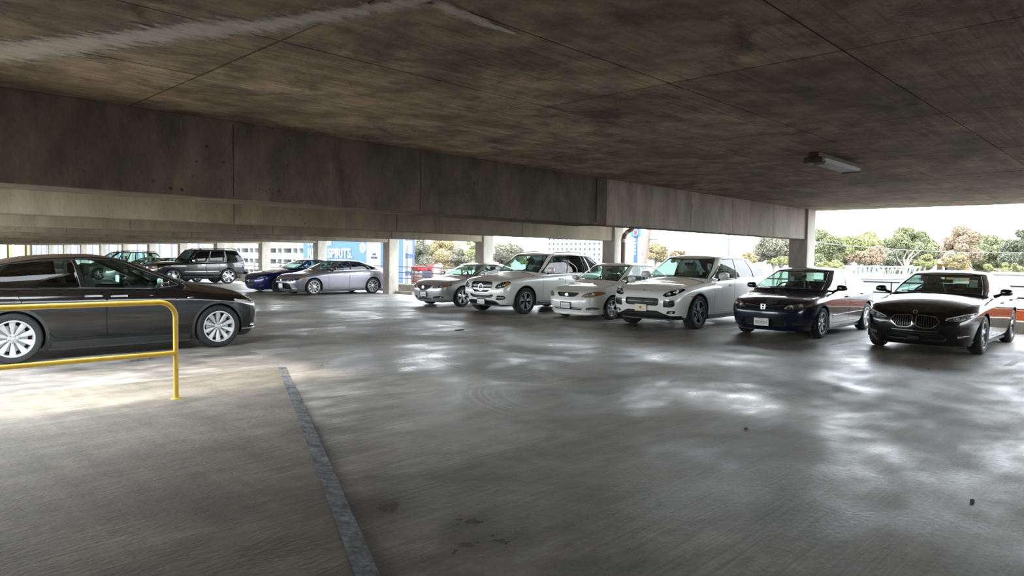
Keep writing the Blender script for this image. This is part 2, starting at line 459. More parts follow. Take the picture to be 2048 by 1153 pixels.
        def make(nm, sides, kk):
            vs, fs, nn = [], [], []
            for sg in sides:
                o = len(vs); m = np.array([1, sg, 1.0]); q = p * m; vs += list(q); nn += list(n * m)
                for a, b, c in t: fs.append((a + o, b + o, c + o) if sg > 0 else (c + o, b + o, a + o))
                if wall:
                    vs += list(base * m); nn += list(n * m)
                    for a, b, c, e in wall: fs.append((b + o, a + o, e + o, c + o) if sg > 0 else (a + o, b + o, c + o, e + o))
            me = mesh_from(nm, vs, fs, True)
            if not wall: me.normals_split_custom_set_from_vertices([tuple(x) for x in nn])
            par = self.root
            if r and r['parent']: par = self.parts.get(r['parent'] + kk, self.parts.get(r['parent'], self.root))
            self.parts[key + kk] = link(nm, me, mat, par)
        nm = key if r is None else r['name']
        if pair: make(nm, (1,), '+'); make(nm, (-1,), '-')
        else: make(nm, (1, -1), '')
    # ---- fittings
    def ribbon(self, name, proj, path, w, th, mat, parent=None, chart='B', inset=0.0, mirror=False, closed=False, dense=.05):
        """flat moulding that follows the skin along a path of projected points"""
        ch = self.B if chart == 'B' else self.H
        pts = []
        for i in range(len(path) - (0 if closed else 1)):
            a, b = np.array(path[i], float), np.array(path[(i + 1) % len(path)], float); m = max(1, int(np.linalg.norm(b - a) / dense))
            pts += [a + (b - a) * k / m for k in range(m)]
        if not closed: pts.append(np.array(path[-1], float))
        for sg in ((1, -1) if mirror else (1,)):
            PN = ch.points(proj, [(a * (sg if proj in ('front', 'rear') else 1), b) for a, b in pts])
            if proj == 'side' and sg < 0: PN = [(Vector((p.x, -p.y, p.z)), Vector((n.x, -n.y, n.z))) for p, n in PN]
            rows = []; m = len(PN)
            for i, (p, n) in enumerate(PN):
                a = PN[(i + 1) % m][0] if closed else PN[min(i + 1, m - 1)][0]; b = PN[i - 1][0] if closed else PN[max(i - 1, 0)][0]
                tt = (a - b).normalized(); c = n.cross(tt).normalized(); q = p - n * inset
                rows.append([q - c * w / 2 - n * .004, q - c * w / 2 + n * th, q + c * w / 2 + n * th, q + c * w / 2 - n * .004])
            mb = MB(); v = [x for r in rows for x in r]; f = []
            for i in range(m if closed else m - 1):
                j = (i + 1) % m
                for k in range(4): f.append((i * 4 + k, i * 4 + (k + 1) % 4, j * 4 + (k + 1) % 4, j * 4 + k))
            if not closed: f += [(0, 1, 2, 3), tuple((m - 1) * 4 + k for k in (3, 2, 1, 0))]
            mb.add(v, f); mb.build(name, mat, parent or self.root, smooth=False)
    def frame_at(self, proj, a, b, out=0.0, chart='B', ahead=0.6):
        """matrix seated on the skin: Z looks out (blended with straight ahead), X sideways, Y up"""
        ch = self.B if chart == 'B' else self.H
        p, n = ch.point(proj, a, b)
        if proj == 'front': n = (n * (1 - ahead) + Vector((-1, 0, 0)) * ahead).normalized()
        x = Vector((0, 0, 1)).cross(n).normalized(); y = n.cross(x)
        m = Matrix((x, y, n)).transposed().to_4x4(); m.translation = p + n * out
        return m
    def lamp(self, a, b, rad, parent, mat='chrome', proj='front', out=-.02, ahead=.85, bulb=True, name='lamp_reflector'):
        m = self.frame_at(proj, a, b, out, ahead=ahead)
        MB().lathe([(0.001, -.03), (rad * .45, -.026), (rad * .8, -.012), (rad, .006), (rad * 1.06, .004), (rad * 1.06, -.02)], axis='z', n=18, mat=m).build(name, mat, parent, True)
        if bulb: MB().lathe([(0.001, .004), (rad * .25, .0), (rad * .42, -.012), (rad * .42, -.028)], axis='z', n=14, mat=m).build('bulb', 'lens_clear', parent, True)
    def plate(self, a, b, text, w=.305, h=.155, frame=None, out=.012, state=True, mat='plate'):
        m = self.frame_at('front', a, b, out, ahead=.9)
        o = MB().bbox(-w / 2, w / 2, -h / 2, h / 2, -.006, .004, .003).build('license_plate', mat, self.root); o.matrix_local = m
        if frame:
            f = MB()
            for x0, x1, y0, y1 in ((-w / 2 - .012, w / 2 + .012, h / 2 - .012, h / 2 + .012), (-w / 2 - .012, w / 2 + .012, -h / 2 - .012, -h / 2 + .012),
                                   (-w / 2 - .012, -w / 2 + .008, -h / 2, h / 2), (w / 2 - .008, w / 2 + .012, -h / 2, h / 2)): f.box(x0, x1, y0, y1, -.008, .008)
            f.build('plate_frame', frame, o)
        if text == 'worn':
            k = MB()
            for i in range(7): k.box(-w * .40 + i * w * .118, -w * .40 + i * w * .118 + w * .07, -.045, .02, .004, .0046)
            k.build('plate_marks', 'plate_faint', o)['kind'] = 'stuff'
        elif text:
            t = text_mesh('plate_lettering', text, .085, 'plate_text', o, .0006); t.location = (0, -.012, .0045); t.scale = (.78 * min(1, 7 / max(1, len(text))), 1.05, 1)
        if state:
            t = text_mesh('plate_heading', 'California', .026, 'plate_red', o, .0006); t.location = (0, h / 2 - .022, .0045)
        return o
    def emblem(self, kind, a, b, size, mat='chrome', out=.008, proj='front'):
        m = self.frame_at(proj, a, b, out, ahead=.8); mb = MB(); r = size / 2
        def ring(rx, ry, w, cx=0, cy=0, n=28):
            v = []
            for k in range(n):
                c, s = math.cos(2 * PI * k / n), math.sin(2 * PI * k / n)
                for q, z in ((1, 0), (1, .008), (1 - w / rx, .008), (1 - w / rx, 0)): v.append((cx + rx * c * q, cy + ry * s * q, z))
            mb.add(v, [(k * 4 + i, k * 4 + (i + 1) % 4, (k + 1) % n * 4 + (i + 1) % 4, (k + 1) % n * 4 + i) for k in range(n) for i in range(4)])
        if kind == 'star':
            ring(r, r, r * .10)
            for k in range(3):
                t = PI / 2 + k * 2 * PI / 3; d = Vector((math.cos(t), math.sin(t), 0)); s = Vector((-d.y, d.x, 0)) * r * .20
                mb.add([-s, s, d * r * .95, Vector((0, 0, .014))], [(0, 2, 3), (2, 1, 3), (0, 1, 2)])
        elif kind == 'h':
            for sx in (-1, 1): mb.add([(sx * r * .8, r * .75, 0), (sx * r * .45, r * .75, 0), (sx * r * .30, -r * .75, 0), (sx * r * .62, -r * .75, 0), (sx * r * .8, r * .75, .01), (sx * r * .45, r * .75, .01), (sx * r * .30, -r * .75, .01), (sx * r * .62, -r * .75, .01)], [(0, 1, 2, 3), (4, 7, 6, 5), (0, 4, 5, 1), (1, 5, 6, 2), (2, 6, 7, 3), (3, 7, 4, 0)])
            mb.box(-r * .42, r * .42, -r * .16, r * .12, 0, .009)
            for x0, x1, y0, y1 in ((-r, r, r * .86, r), (-r * .8, r * .8, -r, -r * .86)): mb.box(x0, x1, y0, y1, 0, .007)
            for sx in (-1, 1): mb.bar((sx * r, r * .9, .003), (sx * r * .8, -r * .95, .003), r * .12, .008)
        elif kind == 'calliper':
            for sx in (-1, 1): mb.bar((sx * r * .75, -r * .8, .004), (sx * r * .12, r * .75, .004), r * .28, .01)
            mb.bar((-r * .42, -r * .25, .004), (r * .42, -r * .25, .004), r * .16, .01); ring(r, r * .9, r * .1)
        elif kind == 'ovals':
            ring(r, r * .68, r * .13); ring(r * .42, r * .62, r * .11); ring(r * .72, r * .26, r * .1, 0, r * .3)
        elif kind == 'trident':
            mb.bar((0, -r, .004), (0, r, .004), r * .16, .01); mb.bar((-r * .5, 0, .004), (r * .5, 0, .004), r * .16, .01)
            for sx in (-1, 1): mb.bar((sx * r * .5, 0, .004), (sx * r * .6, r * .9, .004), r * .16, .01)
        elif kind == 'roundel':
            ring(r, r, r * .3); mb.bar((-r * .75, 0, .003), (r * .75, 0, .003), r * .05, .006); mb.bar((0, -r * .75, .003), (0, r * .75, .003), r * .05, .006)
        elif kind == 'shield':
            mb.prism([(-r * .75, r), (r * .75, r), (r * .7, -r * .2), (0, -r), (-r * .7, -r * .2)], 0, .006, 'z')
        elif kind == 'bowtie':
            mb.prism([(-r, -r * .2), (-r * .35, -r * .2), (-r * .35, -r * .42), (r * .2, -r * .42), (r * .28, -r * .2), (r * .9, -r * .2), (r, r * .2), (r * .35, r * .2), (r * .35, r * .42), (-r * .2, r * .42), (-r * .28, r * .2), (-r * .9, r * .2)], 0, .01, 'z')
        o = mb.build('emblem', mat, self.root); o.matrix_local = m
        return o
    def slats(self, ys, z, w, th, mat, parent=None, inset=.02, name='grille_slat'):
        self.ribbon(name, 'front', [(ys[0], z[0]), (ys[1], z[1])] if len(z) == 2 else list(zip(ys, z)), w, th, mat, parent, inset=inset)
    def wheel(self, x, y, r, rim, style, mats=('alloy', 'alloy_dark'), width=.215, n=5, tw=.0, w0=.05, w1=.06, sweep=0.0, dish=.02, cap='alloy', z=None):
        """tyre with rim, spokes, nuts and brake disc; y carries the sign of the flank"""
        sg = 1 if y > 0 else -1; hw = width / 2; z = r if z is None else z
        t = MB().lathe([(rim * 1.0, hw * .86), (rim + (r - rim) * .35, hw * 1.02), (r - .03, hw), (r - .008, hw * .84), (r, hw * .6), (r, hw * .2), (r - .006, hw * .16), (r - .006, hw * .1), (r, hw * .06), (r, -hw * .6), (r - .03, -hw), (rim, -hw * .86)], axis='y', n=44)
        if sg < 0: t.v = [(a, -b, c) for a, b, c in t.v]
        w = t.build('wheel', 'rubber', self.root, True); w.location = (x, y, z)
        q = lambda p: [(a, b * sg, c) for a, b, c in p]
        lip = hw * .93
        m = MB().lathe([(rim * 1.02, lip - .012), (rim * 1.03, lip), (rim * .965, lip), (rim * .93, lip - .02), (rim * .92, -hw * .8)], axis='y', n=44); m.v = q(m.v); m.build('rim', mats[0], w, True)
        m = MB().lathe([(.001, lip - .095), (rim * .74, lip - .095), (rim * .74, lip - .11)], axis='y', n=28); m.v = q(m.v); m.build('brake_disc', 'disc', w)
        m = MB().lathe([(rim * .95, -hw * .5), (.001, -hw * .5)], axis='y', n=20); m.v = q(m.v); m.build('rim_back', 'black', w)
        face = lip - dish
        me = {}
        for k in range(n):
            for j, o in enumerate(((-tw, tw) if tw else (0,))):
                a0 = 2 * PI * k / n + PI / 2; R0, R1 = rim * .16, rim * .955
                pts = []
                for u in (0, .35, .7, 1.0):
                    rr = R0 + (R1 - R0) * u; a = a0 + sweep * u + o * (u if style == 'y' else 1 if style == 'par' else (.35 + .65 * u)); ww = (w0 + (w1 - w0) * u) / 2
                    yy = face - dish * .5 * math.sin(PI * u) if style != 'turbine' else face - dish * (1 - u)
                    if style == 'par': cx, cz = rr * math.cos(a0) - math.sin(a0) * o * rim, rr * math.sin(a0) + math.cos(a0) * o * rim; a = a0
                    else: cx, cz = rr * math.cos(a), rr * math.sin(a)
                    tx, tz = -math.sin(a) * ww, math.cos(a) * ww
                    pts.append([(cx - tx, yy - .004, cz - tz), (cx - tx * .6, yy + .006, cz - tz * .6), (cx + tx * .6, yy + .006, cz + tz * .6), (cx + tx, yy - .004, cz + tz), (cx + tx, yy - .035, cz + tz), (cx - tx, yy - .035, cz - tz)])
                v = [p for row in pts for p in row]
                f = [(i * 6 + a, i * 6 + (a + 1) % 6, (i + 1) * 6 + (a + 1) % 6, (i + 1) * 6 + a) for i in range(3) for a in range(6)]
                m = MB().add(q(v), f + [tuple(range(6)), tuple(range(23, 17, -1))]); m.build('spoke', mats[0] if j == 0 or True else mats[1], w)
        m = MB().lathe([(rim * .26, face - .04), (rim * .25, face + .002), (rim * .14, face + .008), (rim * .13, face - .002), (rim * .1, face + .002), (.001, face + .004)], axis='y', n=24); m.v = q(m.v); m.build('hub', cap, w, True)
        for k in range(5 if self.p.get('nuts') else 0):
            a = 2 * PI * (k + .5) / 5 + PI / 2; c = (rim * .195 * math.cos(a), 0, rim * .195 * math.sin(a))
            nut = MB().lathe([(.011, face - .01), (.011, face + .012), (.001, face + .013)], c=c, axis='y', n=8)
            nut.v = q(nut.v); nut.build('wheel_nut', 'disc', w)
        return w
    def wells(self, x, r, wout, z):
        for sg in (1, -1):
            rows = []; n = 22
            a = [-.32 + (PI + .64) * k / n for k in range(n + 1)]
            y0, y1 = wout, wout - .36
            v = [(x + r * math.cos(t), yy * sg, z + r * math.sin(t)) for yy in (y0, y1) for t in a]
            v += [(x, y1 * sg, z)]
            f = [(k, k + 1, n + 2 + k, n + 1 + k) for k in range(n)] + [(n + 1 + k, n + 2 + k, 2 * n + 2) for k in range(n)]
            MB().add(v, f).build('wheel_well', 'black', self.root)
    def mirror(self, x, z, y, size=(.09, .115, .075), mat=None, foot=None, tilt=0.0, parent='door_front', base='black'):
        for sg, kk in ((1, '+'), (-1, '-')):
            par = self.parts.get(parent + kk, self.root)
            bm = bmesh.new(); bmesh.ops.create_icosphere(bm, subdivisions=3, radius=1.0)
            for q in bm.verts:
                a = Vector([math.copysign(abs(c) ** .72, c) for c in q.co]); l = max(.001, a.length)
                cx = a.x if a.x < 0.35 else 0.35
                q.co = (x + cx * size[0] * (1.0 if cx < 0 else .9), sg * (y + size[1] * a.y * (1 - .10 * max(0, -a.x)) + .0), z + a.z * size[2] * (1 - .12 * a.y))
            me = bpy.data.meshes.new('mirror_housing'); bm.to_mesh(me); bm.free(); me.polygons.foreach_set('use_smooth', [True] * len(me.polygons))
            h = link('mirror_housing', me, mat or self.paint, par)
            MB().box(x + size[0] * .28, x + size[0] * .36, min(sg * (y - size[1] * .85), sg * (y + size[1] * .85)), max(sg * (y - size[1] * .85), sg * (y + size[1] * .85)), z - size[2] * .78, z + size[2] * .78).build('mirror_glass', 'chrome', par)
            f = foot or (x + .02, y - size[1] - .09, z - size[2] - .03)
            MB().tube([(f[0], sg * f[1], f[2]), (x + .0, sg * (y - size[1] * .75), z - size[2] * .62)], [.03, .026], 8).build('mirror_arm', base, par)
    def handle(self, x, z, w=.2, mat=None, parent='door_front', h=.03, out=.03):
        for sg, kk in ((1, '+'), (-1, '-')):
            us = (0, .12, .5, .88, 1); pts = []
            for u, (p, n) in zip(us, self.B.points('side', [(x - w / 2 + w * u, z) for u in us])):
                p = p + n * (out * (0 if u in (0, 1) else 1)); pts.append((p.x, p.y * sg, p.z))
            mb = MB()
            v = []
            for p in pts: v += [(p[0], p[1] - .008, p[2] - h / 2), (p[0], p[1] + .008, p[2] - h / 2), (p[0], p[1] + .008, p[2] + h / 2), (p[0], p[1] - .008, p[2] + h / 2)]
            f = [(i * 4 + k, i * 4 + (k + 1) % 4, (i + 1) * 4 + (k + 1) % 4, (i + 1) * 4 + k) for i in range(4) for k in range(4)] + [(0, 1, 2, 3), (16, 17, 18, 19)]
            mb.add(v, f).build('door_handle', mat or self.paint, self.parts.get(parent + kk, self.root))
    def cabin(self, x0, x1, belt, roof, w, seats='interior', rows=2, floor=.35):
        """seats, dash and wheel seen through the glass: x0 foot of the windscreen, x1 rear of the cabin"""
        R = self.root
        MB().box(x0 + .1, x1, -w, w, floor - .03, floor).build('cabin_floor', 'interior', R)
        d = MB(); d.prism([(x0 + .05, belt - .06), (x0 + .35, belt - .01), (x0 + .62, belt - .02), (x0 + .72, belt - .10), (x0 + .68, belt - .3), (x0 + .1, belt - .35)], -w + .03, w - .03, 'y')
        d.build('dashboard', 'interior', R)
        s = MB().lathe([(.185 + .016 * math.cos(t), .016 * math.sin(t)) for t in np.linspace(0, 2 * PI, 9)], axis='x', n=28)
        s.bar((0, -.17, 0), (0, .17, 0), .03, .04); s.bar((0, 0, -.17), (0, 0, 0), .04, .03)
        o = s.build('steering_wheel', 'interior', R, True); o.location = (x0 + .88, .37, belt - .04); o.rotation_euler = (0, .42, 0)
        xs = [x0 + 1.28, min(x0 + 2.15, x1 - 1.0)][:rows]
        for i, sx in enumerate(xs):
            for y in ((-.37, .37) if i == 0 else (-.42, 0, .42)):
                hw = .25 if i == 0 else .21
                cush = MB(); cush.bbox(sx - .42, sx + .08, y - hw, y + hw, floor + .03, floor + .22, .05)
                c = cush.build('seat', seats, R, True)
                top = min(roof - .33, belt + (.20 if i == 0 else .02))
                b = MB(); v = []
                for zz, xx, q, th in ((floor + .15, sx + .0, hw, .16), (floor + .45, sx + .07, hw * .98, .15), (top - .05, sx + .19, hw * .85, .12), (top, sx + .22, hw * .7, .08)):
                    v += [(xx, y - q, zz), (xx, y + q, zz), (xx + th, y + q * .9, zz), (xx + th, y - q * .9, zz)]
                b.add(v, [(k * 4 + j, k * 4 + (j + 1) % 4, (k + 1) * 4 + (j + 1) % 4, (k + 1) * 4 + j) for k in range(3) for j in range(4)] + [(3, 2, 1, 0), (12, 13, 14, 15)])
                b.build('seat_back', seats, c, True)
                hr = MB(); hr.bbox(sx + .20, sx + .30, y - .125, y + .125, top + .02, top + (.20 if i == 0 else .13), .035); hr.tube([(sx + .25, y - .05, top - .03), (sx + .25, y - .05, top + .06)], .008, 6); hr.tube([(sx + .25, y + .05, top - .03), (sx + .25, y + .05, top + .06)], .008, 6)
                hr.build('headrest', seats, c, True)
SVS = 5.0
M['plate_faint'] = simple('plate_faint_marks', (0.34, 0.36, 0.40), 0.5, vary=.3, scale=40)
M['lens_clear'] = simple('bulb_glass', (0.75, 0.77, 0.78), 0.08, 0.2)
def build_car(name, p, paintm, mats=None):
    """p holds the proportions of one car; returns the Car with its skin regions begun"""
    L, hw, H = p['L'], p['hw'], p['H']; fo, wb, r = p['fo'], p['wb'], p['r']; gc = p.get('gc', .19)
    nz, hz0, hx0 = p['nose_z'], p['hood_z'], p['hood_x']; cx, cz = p['cowl']; b0, b1 = p['belt']
    wt, rt, rb = p['wtop'], p['rtop'], p['rbase']; dz = p['deck']; tz = p.get('tail_z', dz - .03)
    sh = p.get('shoulder', .02); rw = p.get('roof_w', .66); m = lambda a, b, t: a + (b - a) * t
    wf = p.get('flare', 1.0)
    rings = [
        (p.get('x0', .13), L - .13, hw * p.get('w0', .90), [(0, gc), (fo, gc + .01), (fo + wb, gc + .02), (L, gc + .06)]),
        (p.get('x1', .05), L - .05, hw * .955, [(0, gc + .11), (L / 2, gc + .11), (L, gc + .16)]),
        (0.0, L, hw * .988, [(0, nz), (fo, .50 * (gc + .3) + .26), (L - .6, .55), (L, .58)]),
        (p.get('x3', .012), L, hw, [(0, m(nz, hz0, .48)), (fo, m(.56, b0, .42)), (L - .6, m(.56, b1, .45)), (L, m(.58, tz, .55))]),
        (p.get('x4', .05), L - .03, hw * .992, [(0, hz0 - .055), (fo, m(hz0, b0 - .05, .55) - .04), (cx + .3, b0 - .11), (L - .6, b1 - .11), (L, tz - .07)]),
        (hx0, L - p.get('deck_in', .08), hw * p.get('w5', .925), [(hx0, hz0), (hx0 + .3, m(hz0, b0 - sh, .40)), (fo, m(hz0, b0 - sh, .70)), (cx + .2, b0 - sh), (L - .9, b1 - sh), (L - .08, tz)]),
    ]
    zc = [(hx0, p.get('hood_c', hz0 + .015))] + p.get('hoodpts', [(hx0 + .25, m(hz0, cz, .42)), (fo, m(hz0, cz, .70))]) + [(cx, cz), (cx + .3, cz + .0), (rb - .1, dz), (L - .08, p.get('tail_c', tz + .02))]
    B = Chart(rings, p.get('pf', PLAN_F), p.get('pr', PLAN_R), zc, (hx0 + p.get('spine', .55), L - .5), p.get('pdrop', 2.3), wx=p.get('wx', [(0, .975), (fo, 1.0), (L / 2, .992), (fo + wb, 1.0), (L, .95)]))
    zr = p.get('roof', None); er = H - p.get('crown', .035)
    bw = hw * p.get('belt_w', .90)
    rd = p.get('rd', (.05, .06)); ze = p.get('edge') or [(wt, er - rd[0]), (wt + .28, er - .012), (m(wt, rt, .45), er), (rt - .3, er - rd[1] * .35), (rt, er - rd[1])]
    kf = p.get('kf', (1.0, 1.0, .9, .75, .6)); kr = p.get('kr', (1.0, 1.0, .9, .8, .65))
    arc = p.get('arc', .05); zef = pchip(ze)
    def mid(t):
        u = t + (arc * 4 * t * (1 - t)); xa, xb = m(cx, wt, t), m(rb, rt, t)
        q = [(xa, m(cz + .01, ze[0][1], u))]
        for w in (.2, .4, .6, .8):
            x = m(xa, xb, w); q.append((x, m(b0 + (b1 - b0) * w, float(zef(m(wt, rt, w))), u)))
        return q + [(xb, m(dz, ze[-1][1], u))]
    bow = p.get('bow', .0)
    hr = [
        (cx - .06, rb + .06, bw * 1.0, [(cx - .06, cz - .09), (cx + .5, b0 - .07), (rb - .5, b1 - .07), (rb, dz - .09)], kf[0], kr[0]),
        (cx, rb, bw * .985, mid(0.0), kf[1], kr[1]),
        (m(cx, wt, .36), m(rb, rt, .36) + bow, m(bw, rw, .24), mid(.36), kf[2], kr[2]),
        (m(cx, wt, .72), m(rb, rt, .72) + bow * .8, m(bw, rw, .62), mid(.72), kf[3], kr[3]),
        (wt, rt, rw, ze, kf[4], kr[4]),
    ]
    zrc = p.get('roofc') or [(wt, ze[0][1] + .02), (wt + .28, H - .012), (m(wt, rt, .45), H), (rt - .3, H - rd[1] * .4), (rt, ze[-1][1] + .02)]
    Hc = Chart(hr, p.get('phf', PLAN_HF), p.get('phr', PLAN_HR), zrc, (wt + .2, rt - .2), 2.6)
    c = Car(name, B, Hc, paintm, fine=p.get('fine', 1.0)); c.p = p
    # openings and panels
    vt = B.vt; s1 = B.s_at(5, cx + .02)
    c.reg('B', 'sv', [(0, vt + .045, 0), (s1 * .55 * SVS, vt + .05), (s1 * SVS, vt + .06), (s1 * SVS, vt + 1, 0), (0, vt + 1, 0)], 'hood_gap', 'gap', depth=.01)
    c.reg('B', 'sv', [(0, vt + .055, 0), (s1 * .55 * SVS, vt + .06), ((s1 - .004) * SVS, vt + .075), ((s1 - .004) * SVS, vt + 1, 0), (0, vt + 1, 0)], 'hood', None)
    so, se = B.s_at(5, cx + .16), B.s_at(5, rb - .12)
    c.reg('B', 'sv', [(so * SVS, vt + .16), (se * SVS, vt + .16), (se * SVS, vt + 1, 0), (so * SVS, vt + 1, 0)], 'cabin_opening', drop=True)
    # doors (x, z): front shut line, pillar line, rear shut line
    d = p['doors']; zl = p.get('door_z', gc + .12); bz = lambda x: b0 + (b1 - b0) * (x - d[0]) / (d[2] - d[0]) - sh - .012
    ar = p['arch']; ax = fo + wb
    q = p.get('door_rear') or [(d[1] + .004, zl), (ax - ar - .12, zl), (ax - ar * .80, zl + .24), (ax - ar * .35, r + ar + .02), (d[2], bz(d[2])), (d[1] + .004, bz(d[1]))]
    for nm, poly in (('door_front', [(d[0], zl), (d[1] - .004, zl), (d[1] - .004, bz(d[1])), (d[0] + .02, bz(d[0]))]), ('door_rear', q)):
        P = c.reg('B', 'side', poly, nm + '_gap', 'gap', depth=.008, r=.05, pair=True, name='door_gap')
        c.reg('B', 'side', None, nm, None, dense=offset_poly(P, -.007), pair=True, name='door')
    # arches
    for x in (fo, ax):
        circ = lambda R: [(x + R * math.cos(t), r + R * math.sin(t)) for t in np.linspace(-math.asin(min(.95, (r - gc - .006) / R)), PI + math.asin(min(.95, (r - gc - .006) / R)), 44)]
        if p.get('arch_trim'):
            c.reg('B', 'side', None, 'arch_trim%d' % (x > 2), p.get('arch_mat', 'black'), dense=np.array(circ(ar + p['arch_trim'])), pair=True, name='arch_trim')
        c.reg('B', 'side', None, 'arch', dense=np.array(circ(ar)), drop=True)
    # glass
    va, vb = p.get('glass_v', (1.10, 3.62)); Hc_ = Hc; sA = Hc.sa; sB = Hc.sb
    ws = p.get('ws', .86)
    c.reg('H', 'sv', [(0, .93, 0), (sA * ws * SVS, .93), (sA * (ws - .02) * SVS, 3.92, .12), (0, 3.92, 0)], 'windshield_band', 'gloss_black', depth=.004)
    c.reg('H', 'sv', [(0, 1.03, 0), (sA * (ws - .035) * SVS, 1.03), (sA * (ws - .06) * SVS, 3.82, .12), (0, 3.82, 0)], 'windshield', 'glass', depth=.006)
    rs = p.get('rs', .86); sr = 1 - (1 - sB) * rs; sr2 = 1 - (1 - sB) * (rs - .05)
    c.reg('H', 'sv', [(SVS, 1.15, 0), (sr * SVS, 1.15), (sr2 * SVS, 3.8, .12), (SVS, 3.8, 0)], 'rear_window', p.get('rear_glass', 'glass'), depth=.006, r=.08)
    lo, hi = p.get('dlo', (-.012, .018))
    f0, f1 = (sA + lo), (sB + hi)
    dl = p.get('dlo_top', (.03, .02))
    out = [(f0 * SVS, va), (f1 * SVS, va + p.get('dlo_kick', .0), .12), ((f1 - dl[1]) * SVS, vb, .16), ((f0 + dl[0]) * SVS, vb, .16)]
    P = round_poly(out, .02)
    if p.get('dlo_trim'):
        c.reg('H', 'sv', None, 'window_trim', p['dlo_trim'], dense=offset_poly(P, .075) * np.array([1, 1]), pair=True)
    c.reg('H', 'sv', None, 'window_surround', 'gloss_black', dense=offset_poly(P, .028), pair=True)
    cuts = p.get('cuts', (.47, .655))
    fr = (f1 - f0)
    U = lambda u: (f0 + fr * u) * SVS
    panes = [(0, cuts[0] - .012)] + [(a + .012, b - .012) for a, b in zip(cuts[:-1], cuts[1:])] + ([(cuts[-1] + .012, 1)] if len(cuts) > 1 or True else [])
    gl = p.get('panes', ['glass'] * 3)
    for i, (a, b) in enumerate(panes):
        tl = (f0 + dl[0]) * SVS; tr = (f1 - dl[1]) * SVS
        # slanted ends follow the outline
        pl = [(U(a) if i else f0 * SVS + .02, va + .05), (U(b) if i < len(panes) - 1 else f1 * SVS - .03, va + .05 + (p.get('dlo_kick', 0) if i == len(panes) - 1 else 0)),
              ((U(b) if i < len(panes) - 1 else tr - .02), vb - .06), ((U(a) if i else tl + .02), vb - .06)]
        c.reg('H', 'sv', pl, 'pane%d' % i, gl[min(i, len(gl) - 1)], r=.04 if 0 < i < len(panes) - 1 else .07, depth=.004, pair=True, parent=('door_front' if i == 0 else 'door_rear' if i == 1 else None), name='side_window')
    return c
def finish_car(c, wheels, interior='interior'):
    p = c.p
    c.skin()
    for x in (p['fo'], p['fo'] + p['wb']):
        c.wells(x, p['arch'] + .012, p['hw'] * .97, p['r'])
        for sg in (1, -1):
            c.wheel(x, sg * (p['hw'] - p.get('tyre_in', .125)), p['r'], **wheels)
    gc = p.get('gc', .19)
    MB().box(.3, p['L'] - .3, -.55, .55, gc - .02, gc + .03).build('underbody', 'black', c.root)
    xs = p['fo'] + p['arch'] + .05, p['fo'] + p['wb'] - p['arch'] - .05
    MB().box(xs[0], xs[1], -p['hw'] * .9, p['hw'] * .9, gc - .015, gc + .04).build('underbody', 'black', c.root)
    rows = p.get('rows', 2)
    c.cabin(p['cowl'][0], p['rbase'] - .15, (p['belt'][0] + p['belt'][1]) / 2, p['H'], p['hw'] * .8, interior, rows)
    # rear-view mirror behind the windscreen
    q = c.H.at_sv(0.0, 3.35)[0]; x, z = q.x + .10, q.z - .075
    MB().bbox(x, x + .03, -.12, .12, z - .035, z + .035, .012).tube([(x + .01, 0, z + .02), (x - .02, 0, z + .075)], .01, 6).build('cabin_mirror', 'interior', c.root)
    # wipers
    for y in (.35, -.25):
        a, n = c.H.at_sv(c.H.sa * .25, 1.03, 1 if y > 0 else -1); pts = []
        for u in np.linspace(0, 1, 7):
            q = c.H.at_sv(c.H.sa * (.05 + .62 * u), 1.02 + .05 * u, 1 if y > 0 else -1); pts.append(q[0] + q[1] * .018)
        MB().tube(pts, .009, 6).build('wiper', 'black', c.root)
# ------------------------------------------------------------------ the cars
M['navy'] = paint('navy_black_paint', (0.006, 0.007, 0.03), 0.2, 0.25)
M['white'] = paint('white_paint', (0.80, 0.80, 0.78), 0.0, 0.3)
M['jet'] = paint('black_paint', (0.004, 0.004, 0.005), 0.0, 0.2)
M['silver'] = paint('silver_paint', (0.60, 0.61, 0.62), 0.7, 0.32)
M['greym'] = paint('grey_lilac_paint', (0.27, 0.265, 0.32), 0.6, 0.32)
M['blue'] = paint('deep_blue_paint', (0.004, 0.012, 0.11), 0.4, 0.25)
M['silver_dark'] = paint('dark_silver_paint', (0.16, 0.16, 0.165), 0.7, 0.32)
M['lens_old'] = glass('lamp_lens_aged', (0.92, 0.89, 0.76))
M['cream'] = simple('cream_plate', (0.72, 0.66, 0.48), 0.4)
M['crest'] = simple('crest_red', (0.45, 0.16, 0.06), 0.4)

def headlight(c, poly, housing='housing_dark', lamps=(), mat='chrome', depth=.045, amber=None, lens='lens', r=.025, proj='front'):
    P = c.reg('B', proj, poly, 'headlight', housing, r=r, depth=depth, pair=True)
    c._hl = (proj, lamps, mat, lens, P)
    if amber: c.reg('B', proj, amber, 'turn_signal', 'lens_amber', r=.02, depth=.004, pair=True, parent='headlight')
def lamps(c):
    proj, ls, mat, lens, P = c._hl
    for sg, kk in ((1, '+'), (-1, '-')):
        par = c.parts.get('headlight' + kk, c.root)
        for l in ls: c.lamp(sg * l[0], l[1], l[2], par, l[3] if len(l) > 3 else mat, out=-.03)
        # clear cover flush with the body
        sv = c.B.invert(proj, P); cen = sv.mean(0)
        pts = []
        for q in (1.0, .72, .42, .15):
            R = cen + (sv - cen) * q; w = c.B(R[:, 0], R[:, 1]); w[:, 1] *= sg; pts += list(w)
        n = len(sv); f = [(k * n + i, k * n + (i + 1) % n, (k + 1) * n + (i + 1) % n, (k + 1) * n + i) for k in range(3) for i in range(n)] + [tuple(3 * n + i for i in range(n))]
        MB().add(pts, f).build('lamp_cover', lens, par, True)
